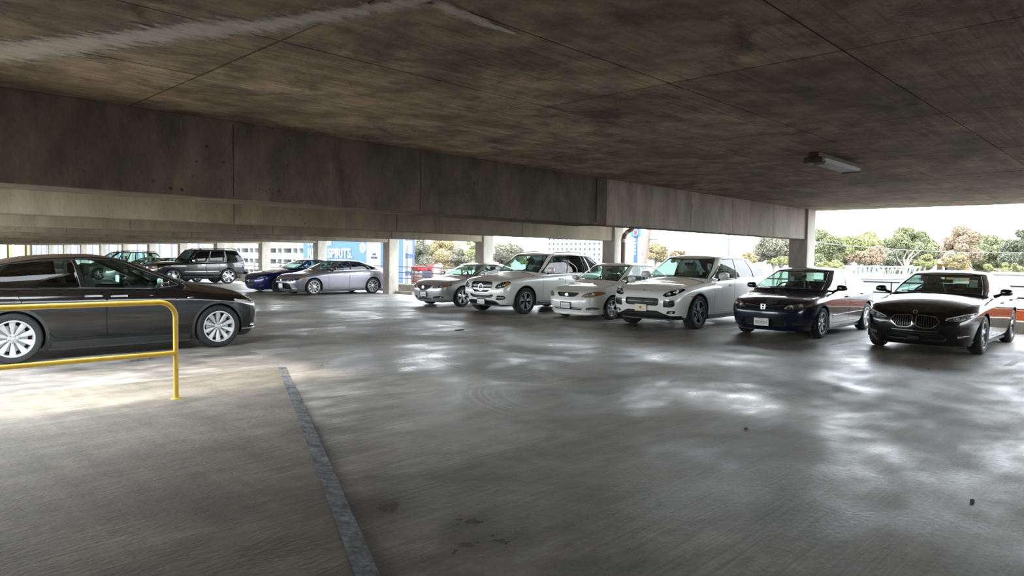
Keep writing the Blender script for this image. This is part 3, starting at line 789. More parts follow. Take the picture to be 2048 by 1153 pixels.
def outline(c, P, w, th, mat, name='grille_surround', mirror=False, inset=0.0):
    """raised moulding round an opening given in the front view"""
    pts = [tuple(q) for q in round_poly(P, .02, .05)]
    if P[0][0] <= 1e-6:
        half = [q for q in pts if q[0] > 1e-6]
        full = half + [(-a, b) for a, b in half[::-1]]
        c.ribbon(name, 'front', full, w, th, mat, closed=True, inset=inset)
    else: c.ribbon(name, 'front', pts, w, th, mat, closed=True, mirror=mirror, inset=inset)
def bars(c, part, zs, y, w, th, mat, inset=.02, name='grille_slat', lift=0.0):
    for z in zs: c.ribbon(name, 'front', [(-y, z + lift), (0, z), (y, z + lift)], w, th, mat, c.parts.get(part), inset=inset)
SUV_F = [(0, 0), (.01, .26), (.03, .52), (.07, .72), (.14, .86), (.27, .945), (.48, .985), (.85, 1.0)]
SUV_HR = [(0, 0), (.01, .45), (.03, .74), (.07, .90), (.12, .97), (.2, 1.0)]

def civic():
    p = dict(L=4.50, hw=.875, H=1.435, fo=.93, wb=2.70, r=.315, arch=.36, gc=.165, nose_z=.48, hood_z=.70, hood_x=.12, cowl=(1.02, .985), belt=(.93, .985),
             wtop=1.95, rtop=3.2, rbase=4.0, deck=1.07, tail_z=1.0, doors=(1.42, 2.42, 3.42), roof_w=.60, cuts=(.47, .86), belt_w=.915, ws=.88, dlo_top=(.045, .035))
    c = build_car('sedan_car', p, 'navy')
    headlight(c, [(.40, .62), (.50, .60), (.64, .615), (.80, .66), (.845, .70), (.80, .735), (.62, .725), (.45, .69)], 'housing', [(.52, .655, .042), (.67, .678, .040)], lens='lens_old',
              amber=[(.77, .665), (.82, .685), (.835, .705), (.79, .722)])
    c.reg('B', 'front', [(0, .60, 0), (.33, .615), (.40, .645), (.36, .68), (0, .655, 0)], 'grille', 'black', depth=.03, r=.02)
    c.reg('B', 'front', [(0, .25, 0), (.40, .25), (.46, .30), (.42, .40), (0, .385, 0)], 'lower_grille', 'black', depth=.04, r=.02)
    c.reg('B', 'front', [(.55, .28), (.74, .29), (.75, .37), (.56, .36)], 'fog_vent', 'black', depth=.03, r=.02, pair=True)
    finish_car(c, dict(rim=.21, style='y', n=7, w0=.05, w1=.065), 'interior')
    lamps(c)
    c.ribbon('grille_bar', 'front', [(-.40, .672), (-.2, .655), (-.06, .640), (.06, .640), (.2, .655), (.40, .672)], .022, .012, 'chrome')
    c.emblem('h', 0, .637, .105, out=.016)
    bars(c, 'lower_grille', (.28, .31, .34, .365), .40, .008, .004, 'gloss_black', .022)
    bars(c, 'fog_vent+', (), 0, 0, 0, 'black')
    c.plate(.02, .335, '9EDB501', out=.035)
    c.mirror(1.58, 1.02, .98, (.08, .105, .065), mat='jet'); c.handle(2.25, .82); c.handle(3.2, .85, parent='door_rear')
    c.ribbon('side_molding', 'side', [(1.46, .44), (3.28, .46)], .035, .01, 'navy', mirror=True)
    MB().bbox(1.95, 1.97, .18, .27, 1.12, 1.22, .006).build('hanging_card', 'pale_card', c.root)
    return c
M['pale_card'] = simple('lilac_card', (0.55, 0.5, 0.75), 0.6)

def gran_coupe():
    p = dict(L=4.526, hw=.90, H=1.42, fo=.86, wb=2.67, r=.335, arch=.378, gc=.15, nose_z=.46, hood_z=.735, hood_x=.10, cowl=(1.28, 1.01), belt=(.955, 1.04),
             wtop=2.12, rtop=3.15, rbase=4.22, deck=1.10, tail_z=1.03, doors=(1.50, 2.42, 3.34), roof_w=.60, cuts=(.46, .88), belt_w=.89, ws=.88, dlo_top=(.05, .07), dlo_trim='chrome', rd=(.05, .08),
             hoodpts=[(.35, .86), (.86, .965)])
    c = build_car('coupe_car', p, 'jet')
    headlight(c, [(.44, .60), (.56, .575), (.72, .60), (.84, .665), (.865, .71), (.82, .735), (.68, .70), (.48, .635)], 'housing', [(.60, .628, .040, 'lens_clear'), (.74, .664, .040, 'lens_clear')])
    K = [(.03, .49), (.10, .455), (.26, .455), (.34, .52), (.375, .565), (.31, .645), (.07, .665), (.03, .64)]
    c.reg('B', 'front', K, 'kidney', 'gloss_black', depth=.04, r=.03, pair=True, name='grille')
    c.reg('B', 'front', [(0, .215, 0), (.42, .215), (.48, .26), (.44, .36), (0, .365, 0)], 'lower_grille', 'black', depth=.05, r=.03)
    c.reg('B', 'front', [(.62, .30), (.78, .34), (.77, .365), (.62, .345)], 'side_vent', 'chrome_dim', depth=.008, r=.01, pair=True)
    finish_car(c, dict(rim=.225, style='y', n=5, tw=.16, w0=.06, w1=.05, mats=('alloy_mid', 'alloy_dark'), cap='alloy_dark'), 'interior')
    lamps(c)
    outline(c, K, .016, .012, 'chrome', mirror=True)
    c.ribbon('running_light', 'front', [(.47, .625), (.66, .685), (.83, .728)], .014, .004, 'lens_clear', mirror=True)
    for y in np.linspace(.07, .33, 8):
        zt = .655 - max(0, y - .28) * .8; zb = .465 + max(0, y - .26) * .7
        c.ribbon('grille_slat', 'front', [(y, zb), (y, zt)], .014, .012, 'housing_dark', mirror=True, inset=.025)
    bars(c, 'lower_grille', (.25, .285, .32), .42, .012, .006, 'gloss_black', .03)
    c.ribbon('bumper_trim', 'front', [(-.36, .40), (0, .395), (.36, .40)], .012, .006, 'chrome')
    MB().bbox(-.015, .02, -.09, .09, .24, .32, .012).build('parking_sensor', 'gloss_black', c.root)
    c.emblem('roundel', 0, .715, .075, out=.006)
    c.mirror(1.72, 1.05, 1.03, (.085, .10, .065), foot=(1.72, .84, .965)); c.handle(2.25, .84); c.handle(3.12, .87, parent='door_rear')
    MB().bbox(1.9, 1.91, -.55, -.42, 1.12, 1.25, .004).build('permit_card', 'plate', c.root)
    return c
M['chrome_dim'] = simple('brushed_trim', (0.3, 0.3, 0.31), 0.3, 0.8)
M['alloy_mid'] = simple('grey_alloy', (0.40, 0.41, 0.43), 0.3, 0.85)

def porsche():
    p = dict(L=4.855, hw=.97, H=1.705, fo=.92, wb=2.895, r=.38, arch=.43, gc=.21, nose_z=.56, hood_z=.86, hood_x=.12, cowl=(1.34, 1.16), belt=(1.06, 1.14), x0=.16,
             wtop=2.12, rtop=4.12, rbase=4.72, deck=1.2, tail_z=1.08, doors=(1.62, 2.62, 3.66), roof_w=.68, cuts=(.42, .76), belt_w=.915, ws=.88, pf=SUV_F, phr=SUV_HR, dlo_top=(.035, .045), rd=(.06, .16),
             kr=(1, 1, 1, 1, 1), arch_trim=.028, arch_mat='arch_grey', crown=.04, rear_glass='glass_dark', panes=['glass', 'glass_dark', 'glass_dark'])
    c = build_car('suv_car', p, 'white')
    headlight(c, [(.52, .765), (.60, .735), (.77, .765), (.88, .85), (.895, .905), (.83, .935), (.70, .905), (.57, .83)], 'housing_dark', [(.64, .80, .05), (.77, .845, .055)])
    G = [(0, .53, 0), (.38, .53), (.44, .56), (.445, .66), (.42, .70), (0, .705, 0)]
    c.reg('B', 'front', G, 'grille', 'black', depth=.05, r=.03)
    c.reg('B', 'front', [(.55, .50), (.75, .51), (.80, .56), (.79, .655), (.56, .665)], 'side_intake', 'black', depth=.05, r=.03, pair=True)
    c.reg('B', 'front', [(0, .22, 0), (.86, .22, 0), (.86, .32, .0), (.70, .31), (.52, .37), (.40, .42), (0, .42, 0)], 'lower_bumper', 'black', depth=.012, r=.05)
    c.reg('B', 'front', [(.60, .355), (.78, .37), (.80, .43), (.64, .425)], 'fog_lamp', 'black', depth=.03, r=.02, pair=True)
    c.reg('B', 'side', [(.56, .72), (.66, .73), (.66, .76), (.57, .755)], 'side_marker', 'lens_amber', r=.01, pair=True)
    finish_car(c, dict(rim=.255, style='par', n=5, tw=.12, w0=.035, w1=.05, width=.26, mats=('alloy_mid', 'alloy_dark'), cap='alloy_dark'), 'interior_tan')
    lamps(c)
    bars(c, 'grille', (.56, .59, .62, .65, .68), .41, .010, .01, 'gloss_black', .028)
    for z in (.54, .575, .61, .645): c.ribbon('grille_slat', 'front', [(.57, z), (.77, z)], .010, .008, 'gloss_black', inset=.03, mirror=True)
    c.ribbon('intake_lamp', 'front', [(.56, .672), (.78, .668)], .012, .01, 'chrome', mirror=True)
    for sg in (1, -1): c.lamp(sg * .71, .395, .035, c.parts['fog_lamp' + ('+' if sg > 0 else '-')], out=-.012)
    o = c.plate(0.0, .475, None, frame=None, out=.03, state=False, mat='cream'); k = MB().prism([(-.028, .035), (.028, .035), (.026, -.008), (0, -.035), (-.026, -.008)], .004, .007, 'z').build('plate_crest', 'crest', o)
    c.emblem('shield', 0, .87, .055, mat='crest', out=.004)
    c.mirror(1.82, 1.20, 1.08, (.105, .125, .085), foot=(1.84, .93, 1.09)); c.handle(2.44, .97, .22); c.handle(3.44, 1.0, .22, parent='door_rear')
    MB().box(1.4, 3.4, -.93, .93, .20, .30).build('sill_cladding', 'black', c.root)
    return c
M['arch_grey'] = simple('arch_grey', (0.20, 0.21, 0.23), 0.5)

def corolla():
    p = dict(L=4.53, hw=.85, H=1.48, fo=.90, wb=2.60, r=.305, arch=.352, gc=.155, nose_z=.42, hood_z=.745, hood_x=.16, cowl=(1.08, 1.02), belt=(.94, .985), x3=.02, x4=.08,
             wtop=1.92, rtop=3.18, rbase=3.92, deck=1.08, tail_z=1.0, doors=(1.42, 2.36, 3.30), roof_w=.62, cuts=(.48, .88), belt_w=.92, ws=.88, dlo_top=(.04, .035), panes=['glass', 'glass', 'glass'])
    c = build_car('sedan_car', p, 'white')
    headlight(c, [(.44, .60), (.56, .585), (.72, .60), (.82, .665), (.835, .715), (.76, .745), (.60, .715), (.47, .655)], 'lens_yellow', [(.55, .64, .045), (.67, .665, .05)], lens='lens_old',
              amber=[(.745, .635), (.80, .665), (.825, .705), (.77, .728), (.735, .70)])
    G = [(0, .595, 0), (.24, .60), (.33, .66), (.345, .695), (0, .70, 0)]
    c.reg('B', 'front', G, 'grille', 'black', depth=.03, r=.025)
    c.reg('B', 'front', [(0, .27, 0), (.42, .265), (.47, .30), (.43, .325), (0, .33, 0)], 'lower_grille', 'black', depth=.03, r=.01)
    c.reg('B', 'front', [(.54, .265), (.76, .28), (.78, .32), (.72, .345), (.56, .33)], 'fog_lamp', 'housing', depth=.02, r=.02, pair=True)
    finish_car(c, dict(rim=.20, style='y', n=6, w0=.055, w1=.075), 'interior_grey')
    lamps(c)
    outline(c, G, .014, .01, 'chrome')
    bars(c, 'grille', (.625, .65, .675), .28, .008, .006, 'chrome_dim', .014)
    c.emblem('ovals', 0, .648, .10, out=.012)
    c.ribbon('grille_slat', 'front', [(-.43, .30), (0, .30), (.43, .30)], .014, .006, 'white', inset=.006)
    c.ribbon('front_lip', 'front', [(-.83, .19), (-.5, .165), (0, .165), (.5, .165), (.83, .19)], .035, .03, 'white')
    for sg in (1, -1): c.ribbon('lip_corner', 'front', [(sg * .62, .21), (sg * .82, .24)], .09, .022, 'white')
    c.plate(0.0, .375, 'worn', frame='black', out=.02, state=False)
    c.mirror(1.55, 1.05, .95, (.08, .10, .07)); c.handle(2.2, .84); c.handle(3.1, .86, parent='door_rear')
    return c

def mercedes():
    p = dict(L=4.82, hw=.968, H=1.76, fo=.86, wb=2.915, r=.375, arch=.425, gc=.23, nose_z=.56, hood_z=.93, hood_x=.12, cowl=(1.32, 1.20), belt=(1.08, 1.15), x0=.18,
             wtop=2.02, rtop=4.22, rbase=4.70, deck=1.22, tail_z=1.1, doors=(1.56, 2.56, 3.58), roof_w=.70, cuts=(.40, .66, .74), belt_w=.92, ws=.88, pf=SUV_F, phr=SUV_HR, dlo_top=(.03, .03), rd=(.06, .10),
             kr=(1, 1, 1, 1, 1), crown=.035, rear_glass='glass_dark', panes=['glass', 'glass_dark', 'glass_dark', 'glass_dark'], hoodpts=[(.40, 1.03), (.86, 1.12)], arch_trim=.018)
    c = build_car('suv_car', p, 'white')
    headlight(c, [(.52, .745), (.60, .715), (.78, .755), (.88, .84), (.90, .90), (.83, .935), (.70, .90), (.57, .83)], 'housing_dark', [(.65, .78, .048), (.76, .82, .045)], 
              amber=[(.80, .80), (.86, .835), (.885, .885), (.83, .905), (.80, .87)])
    G = [(0, .60, 0), (.26, .60), (.37, .66), (.405, .74), (.405, .86), (.37, .895), (0, .905, 0)]
    c.reg('B', 'front', G, 'grille', 'black', depth=.06, r=.04)
    c.reg('B', 'front', [(0, .445, 0), (.36, .455), (.46, .50), (.47, .555), (.40, .56), (.28, .525), (0, .52, 0)], 'lower_grille', 'black', depth=.04, r=.03)
    c.reg('B', 'front', [(.55, .42), (.62, .40), (.78, .42), (.83, .47), (.80, .53), (.60, .54)], 'side_intake', 'black', depth=.05, r=.05, pair=True)
    c.reg('B', 'front', [(0, .22, 0), (.86, .24, 0), (.86, .27, 0), (.62, .275), (.52, .36), (.40, .385), (0, .385, 0)], 'lower_bumper', 'black', depth=.02, r=.04)
    finish_car(c, dict(rim=.245, style='y', n=5, tw=.22, w0=.05, w1=.035, width=.255, mats=('alloy', 'alloy_dark'), cap='alloy_dark'), 'interior_grey')
    lamps(c)
    outline(c, G, .018, .012, 'chrome')
    for z in (.695, .79): c.ribbon('grille_slat', 'front', [(-.38, z + .012), (0, z), (.38, z + .012)], .045, .012, 'alloy', c.parts['grille'], inset=.02)
    c.emblem('star', 0, .745, .20, out=.012)
    c.ribbon('skid_trim', 'front', [(-.64, .26), (-.55, .36), (-.42, .39), (0, .395), (.42, .39), (.55, .36), (.64, .26)], .028, .016, 'chrome')
    c.ribbon('intake_bar', 'front', [(.57, .47), (.80, .475)], .02, .012, 'alloy', mirror=True, inset=.01)
    c.plate(0.0, .345, 'worn', frame='black', out=.035, state=False)
    c.mirror(1.78, 1.24, 1.07, (.09, .125, .085), foot=(1.8, .92, 1.12)); c.handle(2.38, .98, .22); c.handle(3.38, 1.0, .22, parent='door_rear')
    for sg in (1, -1):
        MB().bbox(1.38, 3.3, min(sg * .80, sg * 1.0), max(sg * .80, sg * 1.0), .30, .345, .015).build('running_board', 'alloy_dark', c.root)
        pts = [(2.2, .70 * sg, 1.68), (2.35, .70 * sg, 1.755), (3.1, .70 * sg, 1.79), (3.9, .70 * sg, 1.765), (4.1, .70 * sg, 1.69)]
        MB().tube(pts, .018, 8).build('roof_rail', 'chrome', c.root, True)
    return c

def acura():
    p = dict(L=4.55, hw=.897, H=1.412, fo=.93, wb=2.67, r=.325, arch=.37, gc=.16, nose_z=.50, hood_z=.735, hood_x=.13, cowl=(1.22, 1.0), belt=(.94, 1.0),
             wtop=2.05, rtop=3.2, rbase=4.05, deck=1.08, tail_z=1.02, doors=(1.50, 2.46, 3.42), roof_w=.60, cuts=(.48, .88), ws=.88, dlo_top=(.045, .04), dlo_trim='chrome', fine=.85)
    c = build_car('sedan_car', p, 'silver')
    headlight(c, [(.40, .60), (.50, .585), (.68, .61), (.83, .665), (.86, .715), (.80, .735), (.62, .695), (.44, .64)], 'housing', [(.54, .625, .036), (.66, .655, .036)], amber=[(.72, .645), (.82, .68), (.845, .71), (.80, .722), (.71, .69)])
    G = [(0, .50, 0), (.14, .515), (.30, .60), (.345, .685), (0, .70, 0)]
    c.reg('B', 'front', G, 'grille', 'black', depth=.03, r=.02)
    c.reg('B', 'front', [(.38, .27), (.70, .29), (.74, .33), (.64, .365), (.42, .335)], 'fog_vent', 'black', depth=.035, r=.03, pair=True)
    c.reg('B', 'front', [(0, .23, 0), (.30, .23), (.33, .27), (0, .30, 0)], 'lower_grille', 'black', depth=.03, r=.02)
    finish_car(c, dict(rim=.215, style='y', n=5, w0=.07, w1=.10), 'interior_grey')
    lamps(c)
    for y in (-1, 1): c.ribbon('grille_beak', 'front', [(y * .06, .612), (y * .18, .632), (y * .31, .662)], .058, .022, 'chrome')
    c.emblem('calliper', 0, .625, .10, out=.02)
    for sg in (1, -1): c.lamp(sg * .65, .325, .032, c.parts['fog_vent' + ('+' if sg > 0 else '-')], out=-.015)
    c.plate(0.0, .40, 'worn', frame='black', out=.02, state=False)
    c.mirror(1.7, 1.04, 1.0, (.085, .105, .065)); c.handle(2.3, .84); c.handle(3.22, .86, parent='door_rear')
    return c

def camry():
    p = dict(L=4.88, hw=.92, H=1.445, fo=.97, wb=2.825, r=.34, arch=.385, gc=.16, nose_z=.46, hood_z=.72, hood_x=.12, cowl=(1.32, 1.02), belt=(.96, 1.04),
             wtop=2.2, rtop=3.45, rbase=4.35, deck=1.12, tail_z=1.05, doors=(1.62, 2.62, 3.62), roof_w=.62, cuts=(.47, .84), ws=.88, dlo_top=(.05, .05), panes=['glass', 'glass_dark', 'glass_dark'], fine=.8, dlo_kick=.25, dlo_trim='chrome_dim')
    c = build_car('sedan_car', p, 'greym')
    headlight(c, [(.46, .575), (.60, .56), (.74, .595), (.86, .66), (.875, .70), (.78, .69), (.56, .62)], 'housing_dark', [(.60, .59, .03), (.70, .62, .03)])
    c.reg('B', 'front', [(0, .55, 0), (.34, .555), (.44, .60), (.40, .635), (0, .64, 0)], 'grille', 'black', depth=.02, r=.02)
    c.reg('B', 'front', [(0, .20, 0), (.52, .20), (.62, .25), (.52, .48), (.40, .52), (0, .52, 0)], 'lower_grille', 'gloss_black', depth=.05, r=.03)
    c.reg('B', 'front', [(.58, .28), (.76, .25), (.74, .34), (.66, .48), (.56, .52)], 'side_vent', 'alloy', depth=.02, r=.03, pair=True)
    c.reg('B', 'side', [(.34, .665), (.62, .70), (.62, .73), (.40, .715)], 'turn_signal', 'lens_amber', r=.01, depth=.003, pair=True)
    c.reg('B', 'side', [(4.62, .84), (4.82, .86), (4.82, .97), (4.68, .95)], 'tail_lamp', 'lens_red', r=.02, depth=.004, pair=True)
    finish_car(c, dict(rim=.245, style='y', n=10, tw=.07, w0=.022, w1=.022, mats=('alloy_pale', 'alloy_dark')), 'interior_grey')
    lamps(c)
    bars(c, 'lower_grille', (.25, .30, .35, .40, .45), .46, .012, .006, 'black', .03)
    c.emblem('ovals', 0, .60, .10, out=.01)
    c.plate(0.0, .385, 'worn', frame='chrome_dim', out=.03, state=False)
    c.mirror(1.82, 1.07, 1.03, (.085, .11, .065), mat='jet'); c.handle(2.44, .87, .2); c.handle(3.4, .92, .2, parent='door_rear')
    return c

def ghibli():
    p = dict(L=4.97, hw=.97, H=1.46, fo=.92, wb=3.0, r=.35, arch=.395, gc=.14, nose_z=.44, hood_z=.70, hood_x=.10, cowl=(1.55, 1.02), belt=(.97, 1.05),
             wtop=2.4, rtop=3.55, rbase=4.5, deck=1.12, tail_z=1.06, doors=(1.8, 2.8, 3.8), roof_w=.62, cuts=(.47, .84), ws=.88, dlo_top=(.05, .05), fine=.8, dlo_trim='chrome_dim')
    c = build_car('sedan_car', p, 'blue')
    headlight(c, [(.52, .605), (.60, .585), (.74, .62), (.87, .685), (.88, .715), (.78, .71), (.62, .66)], 'housing', [(.66, .63, .03), (.75, .655, .03)])
    G = [(0, .31, 0), (.28, .32), (.44, .40), (.48, .48), (.42, .555), (.22, .595), (0, .60, 0)]
    c.reg('B', 'front', G, 'grille', 'black', depth=.06, r=.05)
    c.reg('B', 'front', [(.56, .24), (.78, .27), (.82, .34), (.74, .37), (.60, .33)], 'side_vent', 'black', depth=.04, r=.03, pair=True)
    finish_car(c, dict(rim=.255, style='y', n=7, tw=.1, w0=.03, w1=.03, mats=('alloy_dark', 'alloy_dark'), cap='alloy_dark'), 'interior_grey')
    lamps(c)
    for y in np.linspace(.05, .42, 7): c.ribbon('grille_slat', 'front', [(y, .36 + max(0, y - .25) * .35), (y, .58 - max(0, y - .2) * .3)], .012, .01, 'gloss_black', mirror=True, inset=.03)
    c.emblem('trident', 0, .47, .16, out=.0)
    c.mirror(2.05, 1.08, 1.07, (.085, .11, .065)); c.handle(2.6, .86); c.handle(3.6, .9, parent='door_rear')
    return c

def tahoe():
    p = dict(L=5.05, hw=1.0, H=1.93, fo=.95, wb=2.946, r=.42, arch=.46, gc=.36, nose_z=.72, hood_z=1.06, hood_x=.10, cowl=(1.45, 1.24), belt=(1.18, 1.22), x0=.12, x1=.04,
             wtop=2.08, rtop=4.62, rbase=4.95, deck=1.26, tail_z=1.2, doors=(1.66, 2.70, 3.72), roof_w=.78, cuts=(.33, .64), belt_w=.95, ws=.90, pf=[(0, 0), (.01, .4), (.03, .7), (.08, .88), (.2, .965), (.45, 1)], phr=SUV_HR, dlo_top=(.03, .03),
             rd=(.05, .06), kr=(1, 1, 1, 1, 1), crown=.03, w5=.95, rear_glass='glass_dark', panes=['glass_dark', 'glass_dark', 'glass_dark'], fine=.8, dlo_trim='black', flare=1, doors_z=.4, door_z=.48,
             hoodpts=[(.35, 1.15), (.95, 1.22)])
    c = build_car('suv_car', p, 'jet')
    headlight(c, [(.50, .84), (.86, .84), (.93, .90), (.93, 1.0), (.86, 1.01), (.50, 1.01)], 'housing', [(.60, .925, .06), (.75, .925, .06)], amber=[(.84, .85), (.92, .90), (.92, .99), (.84, 1.0)])
    G = [(0, .78, 0), (.46, .78), (.48, .82), (.48, 1.0), (.44, 1.02), (0, 1.02, 0)]
    c.reg('B', 'front', G, 'grille', 'black', depth=.05, r=.02)
    finish_car(c, dict(rim=.31, style='y', n=6, tw=.0, w0=.09, w1=.13, width=.27, mats=('chrome', 'chrome'), cap='chrome'), 'interior')
    lamps(c)
    c.ribbon('grille_bar', 'front', [(-.46, .90), (.46, .90)], .05, .02, 'chrome', c.parts['grille'])
    c.emblem('bowtie', 0, .90, .2, out=.02)
    c.ribbon('side_molding', 'side', [(1.52, .69), (2.68, .70)], .05, .016, 'chrome', mirror=True); c.ribbon('side_molding', 'side', [(2.72, .70), (3.36, .71)], .05, .016, 'chrome', mirror=True)
    c.mirror(1.95, 1.28, 1.13, (.08, .12, .11), mat='chrome'); c.handle(2.56, 1.05, .22, mat='chrome', h=.05); c.handle(3.6, 1.06, .22, mat='chrome', parent='door_rear', h=.05)
    for sg in (1, -1):
        MB().tube([(1.45, sg * .98, .42), (3.4, sg * .98, .42)], .045, 10).build('running_board', 'black', c.root, True)
        MB().tube([(2.4, sg * .74, 1.90), (2.6, sg * .74, 1.96), (4.3, sg * .74, 1.95), (4.5, sg * .74, 1.89)], .02, 8).build('roof_rail', 'black', c.root, True)
    MB().bbox(4.98, 5.12, -.9, .9, .50, .70, .03).build('rear_bumper', 'black', c.root)
    MB().tube([(5.05, 0, .5), (5.2, 0, .5)], .03, 8).build('tow_hitch', 'black', c.root)
    return c

def far_sedan(paintm='silver_dark', big=False):
    p = dict(L=4.75, hw=.91, H=1.45, fo=.95, wb=2.78, r=.33, arch=.378, gc=.17, nose_z=.50, hood_z=.74, hood_x=.12, cowl=(1.25, 1.02), belt=(.96, 1.03),
             wtop=2.12, rtop=3.35, rbase=4.2, deck=1.1, tail_z=1.04, doors=(1.55, 2.55, 3.5), roof_w=.62, cuts=(.48, .86), ws=.88, dlo_top=(.045, .045), fine=.6, dlo_trim='chrome')
    c = build_car('sedan_car', p, paintm)
    headlight(c, [(.48, .60), (.60, .58), (.76, .62), (.86, .69), (.80, .73), (.60, .68)], 'housing', [(.6, .63, .04), (.72, .66, .04)])
    c.reg('B', 'front', [(0, .50, 0), (.34, .52), (.38, .66), (0, .67, 0)], 'grille', 'black', depth=.03, r=.02)
    finish_car(c, dict(rim=.215, style='y', n=5, w0=.06, w1=.08), 'interior_grey')
    lamps(c)
    c.mirror(1.75, 1.06, 1.02, (.085, .11, .065)); c.handle(2.36, .85); c.handle(3.3, .88, parent='door_rear')
    return c
def minivan():
    p = dict(L=5.1, hw=.98, H=1.78, fo=.98, wb=3.0, r=.35, arch=.40, gc=.2, nose_z=.52, hood_z=.86, hood_x=.12, cowl=(1.15, 1.14), belt=(1.04, 1.10),
             wtop=2.0, rtop=4.55, rbase=4.95, deck=1.15, tail_z=1.1, doors=(1.55, 2.6, 3.7), roof_w=.72, cuts=(.33, .64), belt_w=.93, ws=.9, pf=SUV_F, phr=SUV_HR, dlo_top=(.03, .03), rd=(.06, .08), kr=(1, 1, 1, 1, 1), fine=.6,
             panes=['glass', 'glass', 'glass'], dlo_trim='chrome')
    c = build_car('minivan_car', p, 'silver_dark')
    headlight(c, [(.52, .74), (.70, .73), (.86, .82), (.88, .90), (.75, .88), (.56, .82)], 'housing', [(.65, .79, .045), (.76, .82, .04)])
    c.reg('B', 'front', [(0, .58, 0), (.40, .60), (.44, .76), (0, .78, 0)], 'grille', 'black', depth=.03, r=.02)
    finish_car(c, dict(rim=.23, style='y', n=5, w0=.06, w1=.08), 'interior_grey')
    lamps(c)
    c.mirror(1.75, 1.18, 1.1, (.085, .12, .08)); c.handle(2.42, .92); c.handle(2.85, .94, parent='door_rear')
    for sg in (1, -1): MB().tube([(2.4, sg * .68, 1.76), (2.55, sg * .68, 1.81), (4.2, sg * .68, 1.80), (4.4, sg * .68, 1.74)], .018, 8).build('roof_rail', 'black', c.root, True)
    return c

def tesla():
    p = dict(L=5.04, hw=1.0, H=1.612, fo=.93, wb=2.965, r=.372, arch=.405, gc=.17, nose_z=.50, hood_z=.80, hood_x=.13, cowl=(1.30, 1.13), belt=(1.035, 1.09), w5=.90,
             wtop=2.12, rtop=4.15, rbase=4.82, deck=1.2, edge=[(2.12, 1.44), (2.4, 1.525), (2.8, 1.565), (3.4, 1.54), (4.15, 1.42)], roofc=[(2.12, 1.465), (2.4, 1.565), (2.8, 1.612), (3.4, 1.585), (4.15, 1.45)], tail_z=1.12, doors=(1.62, 2.68, 3.86), roof_w=.64, cuts=(.445, .86), ws=.88, belt_w=.875, pf=[(0, 0), (.015, .25), (.05, .5), (.12, .72), (.24, .87), (.44, .955), (.7, .99), (1.0, 1.0)],
             dlo_top=(.06, .06), glass_v=(1.10, 3.62), arc=.08, dlo_trim='alloy_mid', rd=(.06, .10), arch_trim=.045, arch_mat='arch_dark', crown=.05, fine=1.25, dlo_kick=.2, phr=SUV_HR, hoodpts=[(.40, .98), (.93, 1.085)], nuts=True,
             panes=['glass', 'glass_dark', 'glass_dark'], rear_glass='glass_dark', door_z=.33)
    c = build_car('suv_car', p, 'jet')
    headlight(c, [(.50, .69), (.66, .70), (.82, .735), (.93, .80), (.945, .84), (.86, .83), (.62, .755)], 'housing', [(.72, .735, .035), (.82, .77, .035)])
    c.reg('B', 'side', [(.20, .685), (.40, .735), (.66, .815), (.64, .85), (.42, .815), (.22, .745)], 'headlight_wing', 'lens_clear', depth=.006, r=.02, pair=True, parent='headlight')
    c.reg('B', 'front', [(.62, .33), (.86, .35), (.86, .40), (.64, .385)], 'fog_lamp', 'chrome', depth=.01, r=.02, pair=True)
    c.reg('B', 'front', [(0, .24, 0), (.50, .24), (.56, .30), (.50, .36), (0, .36, 0)], 'lower_grille', 'black', depth=.03, r=.03)
    finish_car(c, dict(rim=.262, style='turbine', n=10, w0=.026, w1=.088, sweep=.0, width=.265, mats=('alloy_pale', 'alloy_dark'), cap='alloy_pale', dish=.03), 'interior')
    lamps(c)
    c.ribbon('bumper_trim', 'front', [(-.92, .30), (-.7, .29), (0, .285), (.7, .29), (.92, .30)], .02, .012, 'chrome')
    c.ribbon('sill_trim', 'side', [(1.40, .245), (3.42, .245)], .085, .012, 'arch_dark', mirror=True)
    for sg, kk in ((1, '+'), (-1, '-')):
        pass
    c.mirror(1.90, 1.16, 1.09, (.10, .12, .075), foot=(1.92, .93, 1.08)); c.handle(2.50, .95, .24, mat='chrome_dim', h=.028, out=.008); c.handle(2.86, .96, .24, mat='chrome_dim', parent='door_rear', h=.028, out=.008)
    for sg in (1, -1):
        pn, = c.B.points('side', [(1.42, .90)]); m = MB().prism([(1.35, .905), (1.47, .905), (1.45, .88), (1.43, .895)], pn[0].y - .004, pn[0].y + .01, 'y')
        if sg < 0: m.v = [(a, -b, d) for a, b, d in m.v]
        m.build('fender_badge', 'chrome', c.root)
    return c
M['arch_dark'] = simple('arch_dark', (0.035, 0.036, 0.038), 0.45)
